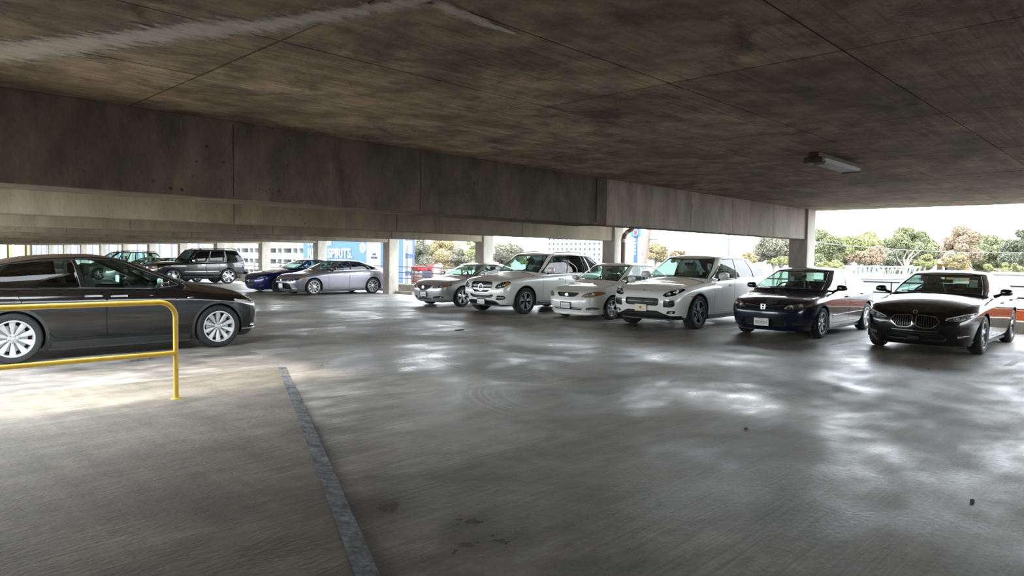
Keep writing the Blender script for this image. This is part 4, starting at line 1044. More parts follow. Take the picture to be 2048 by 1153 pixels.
# ------------------------------------------------------------------ concrete materials
def concrete(name, light, dark, stain, scale=0.6, stretch=(1, 1, 1), rough=(0.7, 0.9), bump=0.12, pits=0.0, streak=0.5, rand=0.0, stain_amt=0.5, warm=None, specks=0.0, scratch=0.0, contrast=.35):
    m, n, l, b = new_mat(name)
    tc = n.new('ShaderNodeTexCoord'); geo = n.new('ShaderNodeNewGeometry'); mp = n.new('ShaderNodeMapping'); mp.inputs['Scale'].default_value = stretch
    l.new(geo.outputs['Position'], mp.inputs['Vector'])
    def noise(sc, det, rough_=0.6, vec=mp, dist=0.0):
        t = n.new('ShaderNodeTexNoise'); t.inputs['Scale'].default_value = sc; t.inputs['Detail'].default_value = det; t.inputs['Roughness'].default_value = rough_; t.inputs['Distortion'].default_value = dist
        l.new(vec.outputs[0], t.inputs['Vector']); return t
    def ramp(src, p0, p1, c0=(0, 0, 0, 1), c1=(1, 1, 1, 1)):
        r = n.new('ShaderNodeValToRGB'); r.color_ramp.elements[0].position = p0; r.color_ramp.elements[1].position = p1; r.color_ramp.elements[0].color = c0; r.color_ramp.elements[1].color = c1
        l.new(src, r.inputs['Fac']); return r
    def mix(f, a, c, mode='MIX'):
        x = n.new('ShaderNodeMix'); x.data_type = 'RGBA'; x.blend_type = mode
        if isinstance(f, float): x.inputs['Factor'].default_value = f
        else: l.new(f, x.inputs['Factor'])
        for k, v in (('A', a), ('B', c)):
            if isinstance(v, tuple): x.inputs[k].default_value = v
            else: l.new(v, x.inputs[k])
        return x.outputs['Result']
    big = noise(scale, 6, .62, dist=.4); med = noise(scale * 5, 6, .6); fine = noise(scale * 60, 3, .5)
    col = mix(ramp(big.outputs['Fac'], .3, .7).outputs['Color'], (*dark, 1), (*light, 1))
    st = noise(scale * 1.7, 8, .7, dist=1.0)
    sr = ramp(st.outputs['Fac'], .52, .68)
    sm = n.new('ShaderNodeMath'); sm.operation = 'MULTIPLY'; sm.inputs[1].default_value = stain_amt; l.new(sr.outputs['Color'], sm.inputs[0])
    col = mix(sm.outputs[0], col, (*stain, 1))
    col = mix(min(1.0, contrast), col, ramp(med.outputs['Fac'], .32, .68, (.42, .42, .42, 1), (1.12, 1.12, 1.12, 1)).outputs['Color'], 'MULTIPLY')
    col = mix(0.3, col, ramp(fine.outputs['Fac'], .3, .7, (.6, .6, .6, 1), (1, 1, 1, 1)).outputs['Color'], 'MULTIPLY')
    if streak:
        m2 = n.new('ShaderNodeMapping'); m2.inputs['Scale'].default_value = (6, 0.5, 0.5) if streak == 'y' else (0.35, 5, 5); l.new(geo.outputs['Position'], m2.inputs['Vector'])
        sk = noise(1.1, 6, .7, vec=m2)
        col = mix(0.45, col, ramp(sk.outputs['Fac'], .35, .62, (.62, .60, .58, 1), (1.08, 1.06, 1.04, 1)).outputs['Color'], 'MULTIPLY')
    if pits:
        v = n.new('ShaderNodeTexVoronoi'); v.inputs['Scale'].default_value = 7.0; l.new(geo.outputs['Position'], v.inputs['Vector'])
        gate = noise(.9, 2)
        pm = n.new('ShaderNodeMath'); pm.operation = 'MULTIPLY'; l.new(ramp(v.outputs['Distance'], .10, .14, (1, 1, 1, 1), (0, 0, 0, 1)).outputs['Color'], pm.inputs[0]); l.new(ramp(gate.outputs['Fac'], .52, .6).outputs['Color'], pm.inputs[1])
        pk = n.new('ShaderNodeMath'); pk.operation = 'MULTIPLY'; pk.inputs[1].default_value = pits; l.new(pm.outputs[0], pk.inputs[0])
        col = mix(pk.outputs[0], col, (.03, .026, .02, 1))
    if specks:
        v2 = n.new('ShaderNodeTexVoronoi'); v2.inputs['Scale'].default_value = 26.0; l.new(geo.outputs['Position'], v2.inputs['Vector'])
        g2 = noise(2.6, 4, .7)
        k2 = n.new('ShaderNodeMath'); k2.operation = 'MULTIPLY'; l.new(ramp(v2.outputs['Distance'], .12, .22, (1, 1, 1, 1), (0, 0, 0, 1)).outputs['Color'], k2.inputs[0]); l.new(ramp(g2.outputs['Fac'], .52, .66).outputs['Color'], k2.inputs[1])
        k3 = n.new('ShaderNodeMath'); k3.operation = 'MULTIPLY'; k3.inputs[1].default_value = specks; l.new(k2.outputs[0], k3.inputs[0])
        col = mix(k3.outputs[0], col, (.035, .028, .022, 1))
    if scratch:
        for ang, sc, amt, tone in ((.25, 2.2, .9, 1.8), (-.5, 3.0, .8, .42), (1.25, 2.6, .6, 1.6), (.6, 1.3, .8, .5)):
            m3 = n.new('ShaderNodeMapping'); m3.inputs['Rotation'].default_value = (0, 0, ang); m3.inputs['Scale'].default_value = (.5, 22, 1); l.new(geo.outputs['Position'], m3.inputs['Vector'])
            sx_ = noise(sc, 4, .65, vec=m3); gx = noise(.55 + abs(ang) * .3, 3, .6)
            kx = n.new('ShaderNodeMath'); kx.operation = 'MULTIPLY'; l.new(ramp(sx_.outputs['Fac'], .48, .66).outputs['Color'], kx.inputs[0]); l.new(ramp(gx.outputs['Fac'], .40, .58).outputs['Color'], kx.inputs[1])
            ky = n.new('ShaderNodeMath'); ky.operation = 'MULTIPLY'; ky.inputs[1].default_value = scratch * amt; l.new(kx.outputs[0], ky.inputs[0])
            col = mix(ky.outputs[0], col, (tone, tone, tone, 1), 'MULTIPLY')
    if rand:
        oi = n.new('ShaderNodeObjectInfo'); rr = n.new('ShaderNodeMapRange'); rr.inputs['To Min'].default_value = 1 - rand; rr.inputs['To Max'].default_value = 1 + rand * .4; l.new(oi.outputs['Random'], rr.inputs['Value'])
        cb = n.new('ShaderNodeCombineColor'); [l.new(rr.outputs[0], cb.inputs[k]) for k in range(3)]
        col = mix(1.0, col, cb.outputs[0], 'MULTIPLY')
    l.new(col, b.inputs['Base Color'])
    rg = n.new('ShaderNodeMapRange'); rg.inputs['From Min'].default_value = .3; rg.inputs['From Max'].default_value = .7; rg.inputs['To Min'].default_value = rough[0]; rg.inputs['To Max'].default_value = rough[1]
    l.new(med.outputs['Fac'], rg.inputs['Value']); l.new(rg.outputs[0], b.inputs['Roughness'])
    bp = n.new('ShaderNodeBump'); bp.inputs['Strength'].default_value = bump; bp.inputs['Distance'].default_value = .02
    ad = n.new('ShaderNodeMath'); ad.operation = 'ADD'; l.new(med.outputs['Fac'], ad.inputs[0]); l.new(fine.outputs['Fac'], ad.inputs[1])
    l.new(ad.outputs[0], bp.inputs['Height']); l.new(bp.outputs[0], b.inputs['Normal'])
    m['nodes_col'] = 1
    return m
M['ceil'] = concrete('ceiling_concrete', (.84, .675, .505), (.34, .262, .18), (.14, .105, .072), .8, (1, 1, 1), rand=.18, streak=1, pits=.55, specks=.8, scratch=.75, contrast=.95, stain_amt=.8, bump=.3)
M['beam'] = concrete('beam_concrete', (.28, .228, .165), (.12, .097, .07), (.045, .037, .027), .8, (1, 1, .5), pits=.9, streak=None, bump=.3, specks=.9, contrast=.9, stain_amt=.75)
M['beam_mid'] = concrete('lighter_beam_concrete', (.52, .46, .38), (.32, .28, .225), (.15, .125, .095), .9, (1, 1, .3), pits=.5, streak=None, bump=.2, specks=.5, contrast=.7, stain_amt=.45)  # lighter concrete tone, first beam's segment towards the open edge
M['beam_pale'] = concrete('pale_beam_concrete', (.50, .435, .33), (.32, .275, .205), (.17, .142, .10), .6, (1, 1, .35), pits=.5, streak=None, bump=.15)
M['column'] = concrete('column_concrete', (.60, .56, .49), (.46, .42, .36), (.3, .27, .22), .9, (1, 1, .5), streak=None)
M['kerb'] = concrete('kerb_concrete', (.46, .42, .34), (.33, .30, .24), (.22, .2, .16), 1.2, streak=None)
M['pad'] = concrete('broomed_concrete', (.31, .272, .222), (.175, .153, .124), (.10, .088, .072), .6, (.7, 1.2, 1), rough=(.65, .85), bump=.4, streak='y', stain_amt=.4, scratch=.6, contrast=.6, specks=.3)
M['bloom'] = concrete('lime_bloom', (.98, .96, .90), (.90, .86, .76), (.60, .53, .42), 3.0, (.5, 2, 1), streak=None, stain_amt=.3)
M['edge_paint'] = concrete('worn_edge_paint', (.46, .47, .49), (.10, .10, .104), (.035, .035, .035), 9.0, streak=None, bump=.8, contrast=1.0, stain_amt=.7)
M['line_paint'] = concrete('worn_line_paint', (.55, .55, .53), (.36, .355, .34), (.30, .29, .27), 2.5, streak=None, rough=(.5, .7))
# the deck: sealed, scuffed concrete
def deck_mat():
    m = concrete('deck_concrete', (.55, .515, .472), (.175, .162, .145), (.095, .087, .077), .42, (.8, 1.15, 1), rough=(.27, .52), bump=.10, streak=1, stain_amt=.5, scratch=.6, specks=.6, contrast=1.0)
    n, l = m.node_tree.nodes, m.node_tree.links; b = n['Principled BSDF']
    b.inputs['Specular IOR Level'].default_value = .48
    geo = n.new('ShaderNodeNewGeometry')
    # tyre arcs: rings about a few turning centres, seen only in patches
    col = b.inputs['Base Color'].links[0].from_socket; ro = b.inputs['Roughness'].links[0].from_socket
    for cx, cy, r0, r1 in ((9.0, 2.6, .9, 2.3), (6.6, 4.7, 1.0, 2.1), (11.3, -.6, 1.5, 3.4), (8.2, 7.2, 1.4, 2.6)):
        sub = n.new('ShaderNodeVectorMath'); sub.operation = 'SUBTRACT'; sub.inputs[1].default_value = (cx, cy, 0); l.new(geo.outputs['Position'], sub.inputs[0])
        ln = n.new('ShaderNodeVectorMath'); ln.operation = 'LENGTH'; l.new(sub.outputs[0], ln.inputs[0])
        nz = n.new('ShaderNodeTexNoise'); nz.noise_dimensions = '1D'; nz.inputs['Scale'].default_value = 16; nz.inputs['Detail'].default_value = 3; l.new(ln.outputs['Value'], nz.inputs['W'])
        rp = n.new('ShaderNodeValToRGB'); rp.color_ramp.elements[0].position = .45; rp.color_ramp.elements[1].position = .6; l.new(nz.outputs['Fac'], rp.inputs['Fac'])
        g = n.new('ShaderNodeMapRange'); g.interpolation_type = 'SMOOTHSTEP'; g.inputs['From Min'].default_value = r0; g.inputs['From Max'].default_value = r0 + .3; l.new(ln.outputs['Value'], g.inputs['Value'])
        h = n.new('ShaderNodeMapRange'); h.interpolation_type = 'SMOOTHSTEP'; h.inputs['From Min'].default_value = r1; h.inputs['From Max'].default_value = r1 - .4; l.new(ln.outputs['Value'], h.inputs['Value'])
        pn = n.new('ShaderNodeTexNoise'); pn.inputs['Scale'].default_value = .7; l.new(sub.outputs[0], pn.inputs['Vector'])
        pr = n.new('ShaderNodeValToRGB'); pr.color_ramp.elements[0].position = .47; pr.color_ramp.elements[1].position = .62; l.new(pn.outputs['Fac'], pr.inputs['Fac'])
        v = None
        for s_ in (rp.outputs['Color'], g.outputs[0], h.outputs[0], pr.outputs['Color']):
            if v is None: v = s_; continue
            k = n.new('ShaderNodeMath'); k.operation = 'MULTIPLY'; l.new(v, k.inputs[0]); l.new(s_, k.inputs[1]); v = k.outputs[0]
        k = n.new('ShaderNodeMath'); k.operation = 'MULTIPLY'; k.inputs[1].default_value = .35; l.new(v, k.inputs[0])
        x = n.new('ShaderNodeMix'); x.data_type = 'RGBA'; l.new(k.outputs[0], x.inputs['Factor']); l.new(col, x.inputs['A']); x.inputs['B'].default_value = (.62, .60, .57, 1); col = x.outputs['Result']
    l.new(col, b.inputs['Base Color'])
    big = n.new('ShaderNodeTexNoise'); big.inputs['Scale'].default_value = .42; big.inputs['Detail'].default_value = 5; big.inputs['Distortion'].default_value = .6; l.new(geo.outputs['Position'], big.inputs['Vector'])
    br = n.new('ShaderNodeMapRange'); br.inputs['From Min'].default_value = .35; br.inputs['From Max'].default_value = .65; br.inputs['To Min'].default_value = -.06; br.inputs['To Max'].default_value = .22; l.new(big.outputs['Fac'], br.inputs['Value'])
    ad = n.new('ShaderNodeMath'); ad.operation = 'ADD'; l.new(ro, ad.inputs[0]); l.new(br.outputs[0], ad.inputs[1]); l.new(ad.outputs[0], b.inputs['Roughness'])
    return m
M['deck'] = deck_mat()

# ------------------------------------------------------------------ deck, ceiling, beams, columns
FX0, FX1, FY0, FY1 = -3.0, 19.25, -18.0, 92.0
ys = [FY0, 5.0] + [5 + 6 * k for k in range(1, 15)]; ys[-1] = FY1
v, f = [], []
for y in ys: v += [(FX0, y, floor_z(y)), (FX1, y, floor_z(y))]
nn = len(ys)
for y in ys: v += [(FX0, y, floor_z(y) - .3), (FX1, y, floor_z(y) - .3)]
for i in range(nn - 1):
    f += [(2 * i, 2 * i + 1, 2 * i + 3, 2 * i + 2), (2 * nn + 2 * i + 2, 2 * nn + 2 * i + 3, 2 * nn + 2 * i + 1, 2 * nn + 2 * i),
          (2 * i + 1, 2 * nn + 2 * i + 1, 2 * nn + 2 * i + 3, 2 * i + 3), (2 * i, 2 * i + 2, 2 * nn + 2 * i + 2, 2 * nn + 2 * i)]
f += [(0, 2 * nn, 2 * nn + 1, 1), (2 * nn - 2, 2 * nn - 1, 4 * nn - 1, 4 * nn - 2)]
floor = MB().add(v, f).build('floor', 'deck'); tag(floor, 'scuffed grey concrete parking deck with tyre arcs', 'floor', kind='structure')
for k, (y, x0, x1) in enumerate(((1.9, 12.9, 18.9), (4.72, 13.4, 18.9), (7.45, 13.4, 18.9), (10.15, 13.4, 18.9), (12.75, 13.4, 18.9), (15.9, 13.4, 18.9), (21.3, 13.2, 18.9), (23.9, 13.2, 18.9))):
    z = floor_z(y) + .003
    MB().box(x0, x1, y - .05, y + .05, z - .004, z).build('stall_line', 'line_paint', floor)
MB().box(5.05, 5.75, 10.35, 10.85, floor_z(10.6) - .004, floor_z(10.6) + .003).build('patch_repair', 'line_paint', floor)
# raised walkway pad at the left with its worn edge strip
e0, e1 = Vector((4.67, 8.93, 0)), Vector((1.92, 2.76, 0)); ed = (e1 - e0).normalized(); en = Vector((ed.y, -ed.x, 0))
if en.x > 0: en = -en
P0, P1, P2 = e0, e1, e1 + ed * 6.0
def padz(y): return floor_z(y) + .006 + .036 * min(1, max(0, (8.93 - y) / 3.0))
pad = MB()
cs = [P0 + (P2 - P0) * t for t in np.linspace(0, 1, 12)]
v = []
for q in cs:
    a = q + en * .115
    v += [(a.x, a.y, padz(q.y)), (-3.0, a.y + (9.15 - 8.93 if q.y > 8.5 else 0), padz(q.y)), (-3.0, a.y, -.02), (a.x, a.y, -.06)]
pad.add(v, [(i * 4, i * 4 + 1, i * 4 + 5, i * 4 + 4) for i in range(11)] + [(i * 4 + 3, i * 4, i * 4 + 4, i * 4 + 7) for i in range(11)] + [(0, 3, 2, 1)])
tag(pad.build('walkway_pad', 'pad'), 'low raised concrete walkway pad with broomed finish under the yellow rail', 'pad', kind='structure')
st = MB(); v = []
for q in cs:
    a, bq = q + en * .115, q; z = padz(q.y)
    v += [(a.x, a.y, z + .002), (bq.x, bq.y, max(z - .012, floor_z(q.y) + .004)), (bq.x, bq.y, -.08), (a.x, a.y, -.08)]
st.add(v, [(i * 4 + k, i * 4 + (k + 1) % 4, i * 4 + 4 + (k + 1) % 4, i * 4 + 4 + k) for i in range(11) for k in range(4)] + [(0, 1, 2, 3), (47, 46, 45, 44)])
tag(st.build('edge_strip', 'edge_paint'), 'worn blue grey edge strip along the raised pad', 'edge strip', kind='structure')

CZ = 2.86
M['joint'] = concrete('joint_concrete', (.10, .08, .055), (.05, .04, .03), (.03, .025, .02), 1.0, streak=None)
ceil = MB().box(-3.0, 18.35, FY0, 7.4, CZ + .006, CZ + .35).build('ceiling', 'joint')
tag(MB().box(3.3, 18.35, 7.41, 10.1, CZ + .006, CZ + .35).box(.3, 18.35, 10.1, FY1, CZ + .006, CZ + .35).build('ceiling', 'ceil'), 'concrete ceiling slab beyond the first beam with an added daylight gap', 'ceiling', kind='structure')  # unseen gap added left of the slab so daylight reaches the floor
tag(ceil, 'stained brown concrete ceiling with board joints', 'ceiling', kind='structure')
X0, Y0 = 4.50, 1.57
xs = [X0 + 2.44 * i for i in range(-3, 6)] + [18.35]; xs[0] = -3.0
ysl = [Y0 + 1.22 * j for j in range(-16, 5)] + [6.80]
pm = {}
for i in range(len(xs) - 1):
    for j in range(len(ysl) - 1):
        w, d = xs[i + 1] - xs[i] - .013, ysl[j + 1] - ysl[j] - .012
        key = (round(w, 2), round(d, 2))
        if key not in pm:
            mbx = MB().bbox(-w / 2, w / 2, -d / 2, d / 2, 0, .012, .003); pm[key] = mesh_from('ceiling_panel', mbx.v, mbx.f); pm[key].materials.append(M['ceil'])
        o = link('ceiling_panel', pm[key], None, ceil)
        o.location = ((xs[i] + xs[i + 1]) / 2, (ysl[j] + ysl[j + 1]) / 2, CZ + random.uniform(-.002, .003)); o.rotation_euler = (random.uniform(-.0016, .0016), random.uniform(-.0012, .0012), 0)
# lime bloom along an old crack in the ceiling
def bloom_mat():
    m = M['bloom']; n, l = m.node_tree.nodes, m.node_tree.links; b = n['Principled BSDF']
    at = n.new('ShaderNodeAttribute'); at.attribute_name = 'feather'; geo = n.new('ShaderNodeNewGeometry')
    mp = n.new('ShaderNodeMapping'); mp.inputs['Scale'].default_value = (1.0, 2.6, 1); mp.inputs['Rotation'].default_value = (0, 0, .1); l.new(geo.outputs['Position'], mp.inputs['Vector'])
    nz = n.new('ShaderNodeTexNoise'); nz.inputs['Scale'].default_value = 7; nz.inputs['Detail'].default_value = 8; nz.inputs['Roughness'].default_value = .68; l.new(mp.outputs[0], nz.inputs['Vector'])
    ad = n.new('ShaderNodeMath'); ad.operation = 'MULTIPLY_ADD'; ad.inputs[1].default_value = 1.5; l.new(nz.outputs['Fac'], ad.inputs[0]); l.new(at.outputs['Fac'], ad.inputs[2])
    mr = n.new('ShaderNodeMapRange'); mr.interpolation_type = 'SMOOTHSTEP'; mr.inputs['From Min'].default_value = 1.02; mr.inputs['From Max'].default_value = 1.6; l.new(ad.outputs[0], mr.inputs['Value'])
    l.new(mr.outputs[0], b.inputs['Alpha'])
bloom_mat()
def bloom(path, widths, name):
    pts = []
    for i in range(len(path) - 1):
        a, b2 = Vector((*path[i], 0)), Vector((*path[i + 1], 0)); m_ = max(2, int((b2 - a).length / .05))
        for k in range(m_): t = k / m_; pts.append((a + (b2 - a) * t, widths[i] + (widths[i + 1] - widths[i]) * t))
    v, ft = [], []
    for i, (p, w) in enumerate(pts):
        t = (pts[min(i + 1, len(pts) - 1)][0] - pts[max(i - 1, 0)][0]).normalized(); nrm = Vector((-t.y, t.x, 0))
        for u in (-1, -.5, 0, .5, 1): q = p + nrm * u * w * 1.25; v.append((q.x, q.y, CZ - .006)); ft.append(1 - abs(u))
    f = [(i * 5 + k, i * 5 + k + 1, i * 5 + k + 6, i * 5 + k + 5) for i in range(len(pts) - 1) for k in range(4)]
    me = mesh_from(name, v, f); at = me.attributes.new('feather', 'FLOAT', 'POINT'); at.data.foreach_set('value', ft)
    link(name, me, 'bloom', ceil)
bloom([(-.1, 7.0), (.45, 6.3), (.93, 5.62), (1.13, 5.22), (1.39, 4.68), (1.66, 4.10), (1.88, 3.73), (2.06, 3.25), (2.2, 2.86), (2.30, 2.5)], [.35, .34, .32, .27, .22, .24, .17, .13, .10, .03], 'lime_bloom')
bloom([(2.25, 2.80), (2.5, 2.83), (2.95, 2.84)], [.10, .09, .03], 'lime_bloom')

YB, SP, ZB, XC = 6.82, 5.868, 2.11, 17.47
for k in range(14):
    y = YB + SP * k
    if k == 0:
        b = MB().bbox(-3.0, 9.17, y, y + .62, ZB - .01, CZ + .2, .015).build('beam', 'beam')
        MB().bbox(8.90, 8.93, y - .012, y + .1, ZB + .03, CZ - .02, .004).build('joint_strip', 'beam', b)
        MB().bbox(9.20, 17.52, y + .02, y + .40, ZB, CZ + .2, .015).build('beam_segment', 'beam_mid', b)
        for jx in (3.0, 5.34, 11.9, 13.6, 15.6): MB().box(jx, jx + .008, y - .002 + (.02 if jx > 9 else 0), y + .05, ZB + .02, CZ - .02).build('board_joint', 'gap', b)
    else:
        b = MB().bbox(0.8, 17.52, y + .02, y + .42, ZB, CZ + .2, .015).build('beam', 'beam_pale')
        for jx in (5.6, 9.3, 13.4): MB().box(jx, jx + .01, y + .017, y + .06, ZB + .02, CZ - .02).build('board_joint', 'gap', b)
    tag(b, 'deep stained concrete beam nearest the camera' if k == 0 else 'concrete ceiling beam number %d back from the camera' % (k + 1), 'beam', 'ceiling beams', 'structure')
    c = MB().bbox(XC, XC + .5, y - .04, y + .43, floor_z(y) - .1, CZ + .01, .02).build('column', 'column')
    tag(c, 'square concrete column at the open edge carrying beam %d' % (k + 1), 'column', 'edge columns', 'structure')
kb = MB()
tag(MB().bbox(19.0, 19.25, FY0, FY1, -.5, .27, .02).build('kerb_wall', 'kerb'), 'low concrete upstand under the perimeter railing', 'kerb wall', kind='structure')
M['steel'] = simple('railing_steel', (0.09, 0.09, 0.10), 0.5, 0.3)
RAILS = ['past the black coupe, cut by the picture edge', 'behind the black coupe and navy sedan', 'behind the white sports suv and small white sedan', 'behind the star emblem suv and silver sedan',
         'across the empty bay with the wheel stop', 'behind the grey and deep blue sedans', 'between the deep blue sedan and the lifted suv', 'behind the lifted black suv', 'behind the dark grey far sedan']
for k, where in enumerate(RAILS):
    y0 = YB + SP * (k - 2) + .5; y1 = y0 + SP - .1
    r = empty('edge_railing', (19.12, (y0 + y1) / 2, .25))
    tag(r, 'dark three bar railing ' + where, 'railing', 'perimeter railings')
    h = (y1 - y0) / 2
    for z in (.29, .55, .81): MB().tube([(0, -h, z), (0, h, z)], .022, 8).build('rail', 'steel', r, True)
    for yy in (-h + .05, -h / 3, h / 3, h - .05): MB().tube([(0, yy, 0), (0, yy, .81)], .02, 8).build('post', 'steel', r, True)
M['orange'] = simple('orange_board', (0.95, 0.20, 0.06), 0.45)
o = MB().bbox(19.02, 19.05, -18, 4.6, .29, .52, .006).build('barrier_board', 'orange'); tag(o, 'long orange board fixed low on the railing behind the black coupe', 'board')
# stair enclosure wall left of the camera
tag(MB().bbox(-3.2, -3.0, FY0, 7.4, -.3, CZ + .2, .01).build('wall_left', 'beam'), 'blank concrete wall of the stair enclosure', 'wall', kind='structure')

# wheel stops
def wheel_stop(x, y, ln, label):
    o = MB().prism([(-.08, 0), (.08, 0), (.055, .12), (-.055, .12)], -ln / 2, ln / 2, 'y').build('wheel_stop', 'kerb'); o.location = (x, y, floor_z(y)); tag(o, label, 'wheel stop', 'concrete wheel stops')
wheel_stop(17.85, 24.05, 1.7, 'concrete wheel stop in the empty bay between the grey and silver sedans')
wheel_stop(18.35, 7.62, 1.1, 'pale concrete wheel stop showing beside the white sports suv')
wheel_stop(18.3, 39.3, 1.8, 'concrete wheel stop behind the lifted black suv')

# yellow pipe rail
M['yellow'] = simple('yellow_paint', (0.62, 0.40, 0.035), 0.42, vary=.18, scale=14)
RY = 7.62; rl = empty('pipe_railing', (2.73, RY, padz(RY)))
tag(rl, 'yellow painted pipe railing with rounded corner in front of the black crossover', 'railing')
top = [(-3.6, 0, 1.03)] + [(-.16 + .16 * math.sin(t), 0, 1.03 - .16 + .16 * math.cos(t)) for t in np.linspace(0, PI / 2, 8)] + [(0, 0, .5), (0, 0, -.01)]
MB().tube(top, .026, 12).build('top_rail', 'yellow', rl, True)
MB().tube([(-3.6, 0, .49), (0, 0, .49)], .024, 12).build('mid_rail', 'yellow', rl, True)
MB().tube([(-2.35, 0, -.01), (-2.35, 0, 1.03)], .026, 12).build('post', 'yellow', rl, True)
MB().lathe([(.026, .012), (.05, .008), (.055, 0)], axis='z', n=16).build('foot_collar', 'yellow', rl, True)

# strip light
M['lens_dirty'] = simple('dusty_diffuser', (0.30, 0.27, 0.285), 0.5, vary=.2, scale=6)
M['fixture'] = simple('fixture_metal', (0.075, 0.06, 0.055), 0.6)
M['fixture_green'] = simple('fixture_brass', (0.28, 0.24, 0.12), 0.5)
lt = empty('strip_light', (9.05, 3.22, CZ)); tag(lt, 'dusty unlit strip light fixed to the concrete ceiling', 'light fixture')
MB().bbox(-.66, .66, -.06, .06, -.075, 0, .006).build('housing', 'fixture', lt)
MB().prism([(-.10, -.115), (.10, -.115), (.125, -.075), (-.125, -.075)], -.62, .62, 'x').build('diffuser', 'lens_dirty', lt)
for s_ in (-1, 1):
    MB().bbox(s_ * .645 - .03, s_ * .645 + .03, -.11, .11, -.125, -.06, .01).build('end_cap', 'fixture', lt)
    MB().tube([(s_ * .66, .0, -.06), (s_ * .75, .03, -.10)], .012, 6).build('conduit', 'fixture', lt)
MB().bbox(-.62, -.54, -.12, .02, -.15, -.10, .015).build('lamp_holder', 'fixture_green', lt, True)

# drain pipe on the second column
M['pipe'] = simple('pipe_brown', (0.16, 0.085, 0.07), 0.45); M['pipe_band'] = simple('pipe_band', (0.55, 0.5, 0.46), 0.5)
px, py = 17.62, 12.42
dp = empty('drain_pipe', (px, py, floor_z(py))); tag(dp, 'brown drain pipe with bent top fixed beside a concrete column', 'pipe')
MB().tube([(0, 0, 0), (0, 0, 2.12)], .072, 14).build('pipe', 'pipe', dp, True)
MB().tube([(0, 0, 2.10), (0, 0, 2.20)], .08, 14).build('coupling', 'pipe_band', dp, True)
MB().tube([(0, 0, 2.18), (0, -.03, 2.30), (0, -.12, 2.40), (0, -.30, 2.50), (0, -.42, 2.7), (0, -.42, 2.86)], .072, 14).build('elbow', 'pipe', dp, True)
MB().tube([(0, -.10, 2.385), (0, -.19, 2.44)], .08, 14).build('coupling', 'pipe_band', dp, True)

# a few scraps on the deck
M['scrap'] = simple('dark_scrap', (0.03, 0.028, 0.025), 0.8)
for (qx, qy), w, lab in (((919, 661), .13, 'dark rubber scrap on the deck in front of the star emblem suv'), ((1492, 859), .03, 'tiny dark chip on the open middle of the deck'), ((1945, 1004), .03, 'tiny dark chip near the lower picture corner')):
    p_ = at_z(qx, qy, 0); p_ = at_z(qx, qy, floor_z(p_.y))
    v = [(w * math.cos(t) * random.uniform(.6, 1.1), w * .5 * math.sin(t) * random.uniform(.6, 1.1)) for t in np.linspace(0, 2 * PI, 9)[:-1]]
    o = MB().prism(v, 0, .012, 'z').build('deck_scrap', 'scrap'); o.location = p_; tag(o, lab, 'scrap')
# ------------------------------------------------------------------ parking the cars
def park(c, x, y, label, cat='car', group=None, rz=0.0, face=1):
    """x, y: where the front axle stands, on the car's centre line"""
    r = c.root
    if face > 0: r.location = (x - c.p['fo'], y, floor_z(y))
    else: r.location = (x + c.p['fo'], y, floor_z(y)); r.rotation_euler = (0, 0, PI)
    if rz: r.rotation_euler = (0, 0, rz)
    tag(r, label, cat, group)
ROW = 'cars backed into the stalls along the open edge'; FAR = 'cars in the far row'
park(gran_coupe(), 14.15, 3.31, 'black four door coupe with twin chrome rimmed grille', group=ROW)
park(civic(), 14.41, 6.08, 'dark navy sedan with white license plate 9EDB501', group=ROW)
park(porsche(), 14.24, 8.87, 'white sports suv with cream plate and black intakes', 'suv', ROW)
park(corolla(), 14.58, 11.40, 'small white sedan with yellowed headlights and front lip', group=ROW)
park(mercedes(), 14.19, 14.23, 'white suv with round star emblem and chrome roof rails', 'suv', ROW)
park(acura(), 14.75, 17.44, 'silver sedan with amber headlight corners parked beside white suv', group=ROW)
park(camry(), 14.35, 26.02, 'grey lilac sedan with silver multi spoke wheels', group=FAR)
park(ghibli(), 14.3, 28.9, 'deep blue sedan with trident emblem in oval grille', group=FAR)
park(tahoe(), 13.65, 39.35, 'lifted black suv on large chrome wheels', 'suv', FAR)
park(far_sedan('silver_dark'), 13.3, 42.3, 'dark grey sedan parked directly behind the lifted black suv', group=FAR)
park(far_sedan('silver'), 13.1, 45.0, 'paler silver sedan, second behind the lifted black suv', group=FAR)
park(minivan(), 12.6, 48.6, 'dark minivan with roof rails, farthest of the row', 'minivan', FAR)
TS = tesla(); TS.root.scale = (.965,) * 3
park(TS, 4.84, 12.60, 'black electric crossover with silver turbine wheels behind the yellow rail', 'suv', face=-1)
# ------------------------------------------------------------------ beyond the open edge
M['ground'] = concrete('street_ground', (.17, .165, .15), (.115, .11, .10), (.08, .09, .055), .05, streak=None)
GZ = -6.0
tag(MB().box(19.6, 1500, -900, 2200, GZ - .5, GZ).box(-900, 19.6, -900, -18.5, GZ - .5, GZ).box(-900, 19.6, 92.5, 2200, GZ - .5, GZ).box(-900, -3.5, -18.5, 92.5, GZ - .5, GZ).build('ground', 'ground'), 'pale street level ground around the garage', 'ground', kind='structure')
M['hill'] = simple('hazy_hill', (0.17, 0.20, 0.22), 0.9, vary=.25, scale=.02)
M['wall_white'] = simple('white_wall', (0.24, 0.245, 0.245), 0.7, vary=.05, scale=.6)
M['wall_cream'] = simple('cream_wall', (0.23, 0.21, 0.17), 0.7)
M['wall_yellow'] = simple('yellow_panel', (0.27, 0.22, 0.07), 0.6)
M['pane_blue'] = simple('window_blue', (0.06, 0.09, 0.16), 0.2)
M['pane_grey'] = simple('window_grey', (0.07, 0.07, 0.08), 0.3)
M['sign_blue'] = simple('banner_blue', (0.022, 0.07, 0.24), 0.6, vary=.04)
M['sign_white'] = simple('banner_white', (0.30, 0.31, 0.33), 0.6)
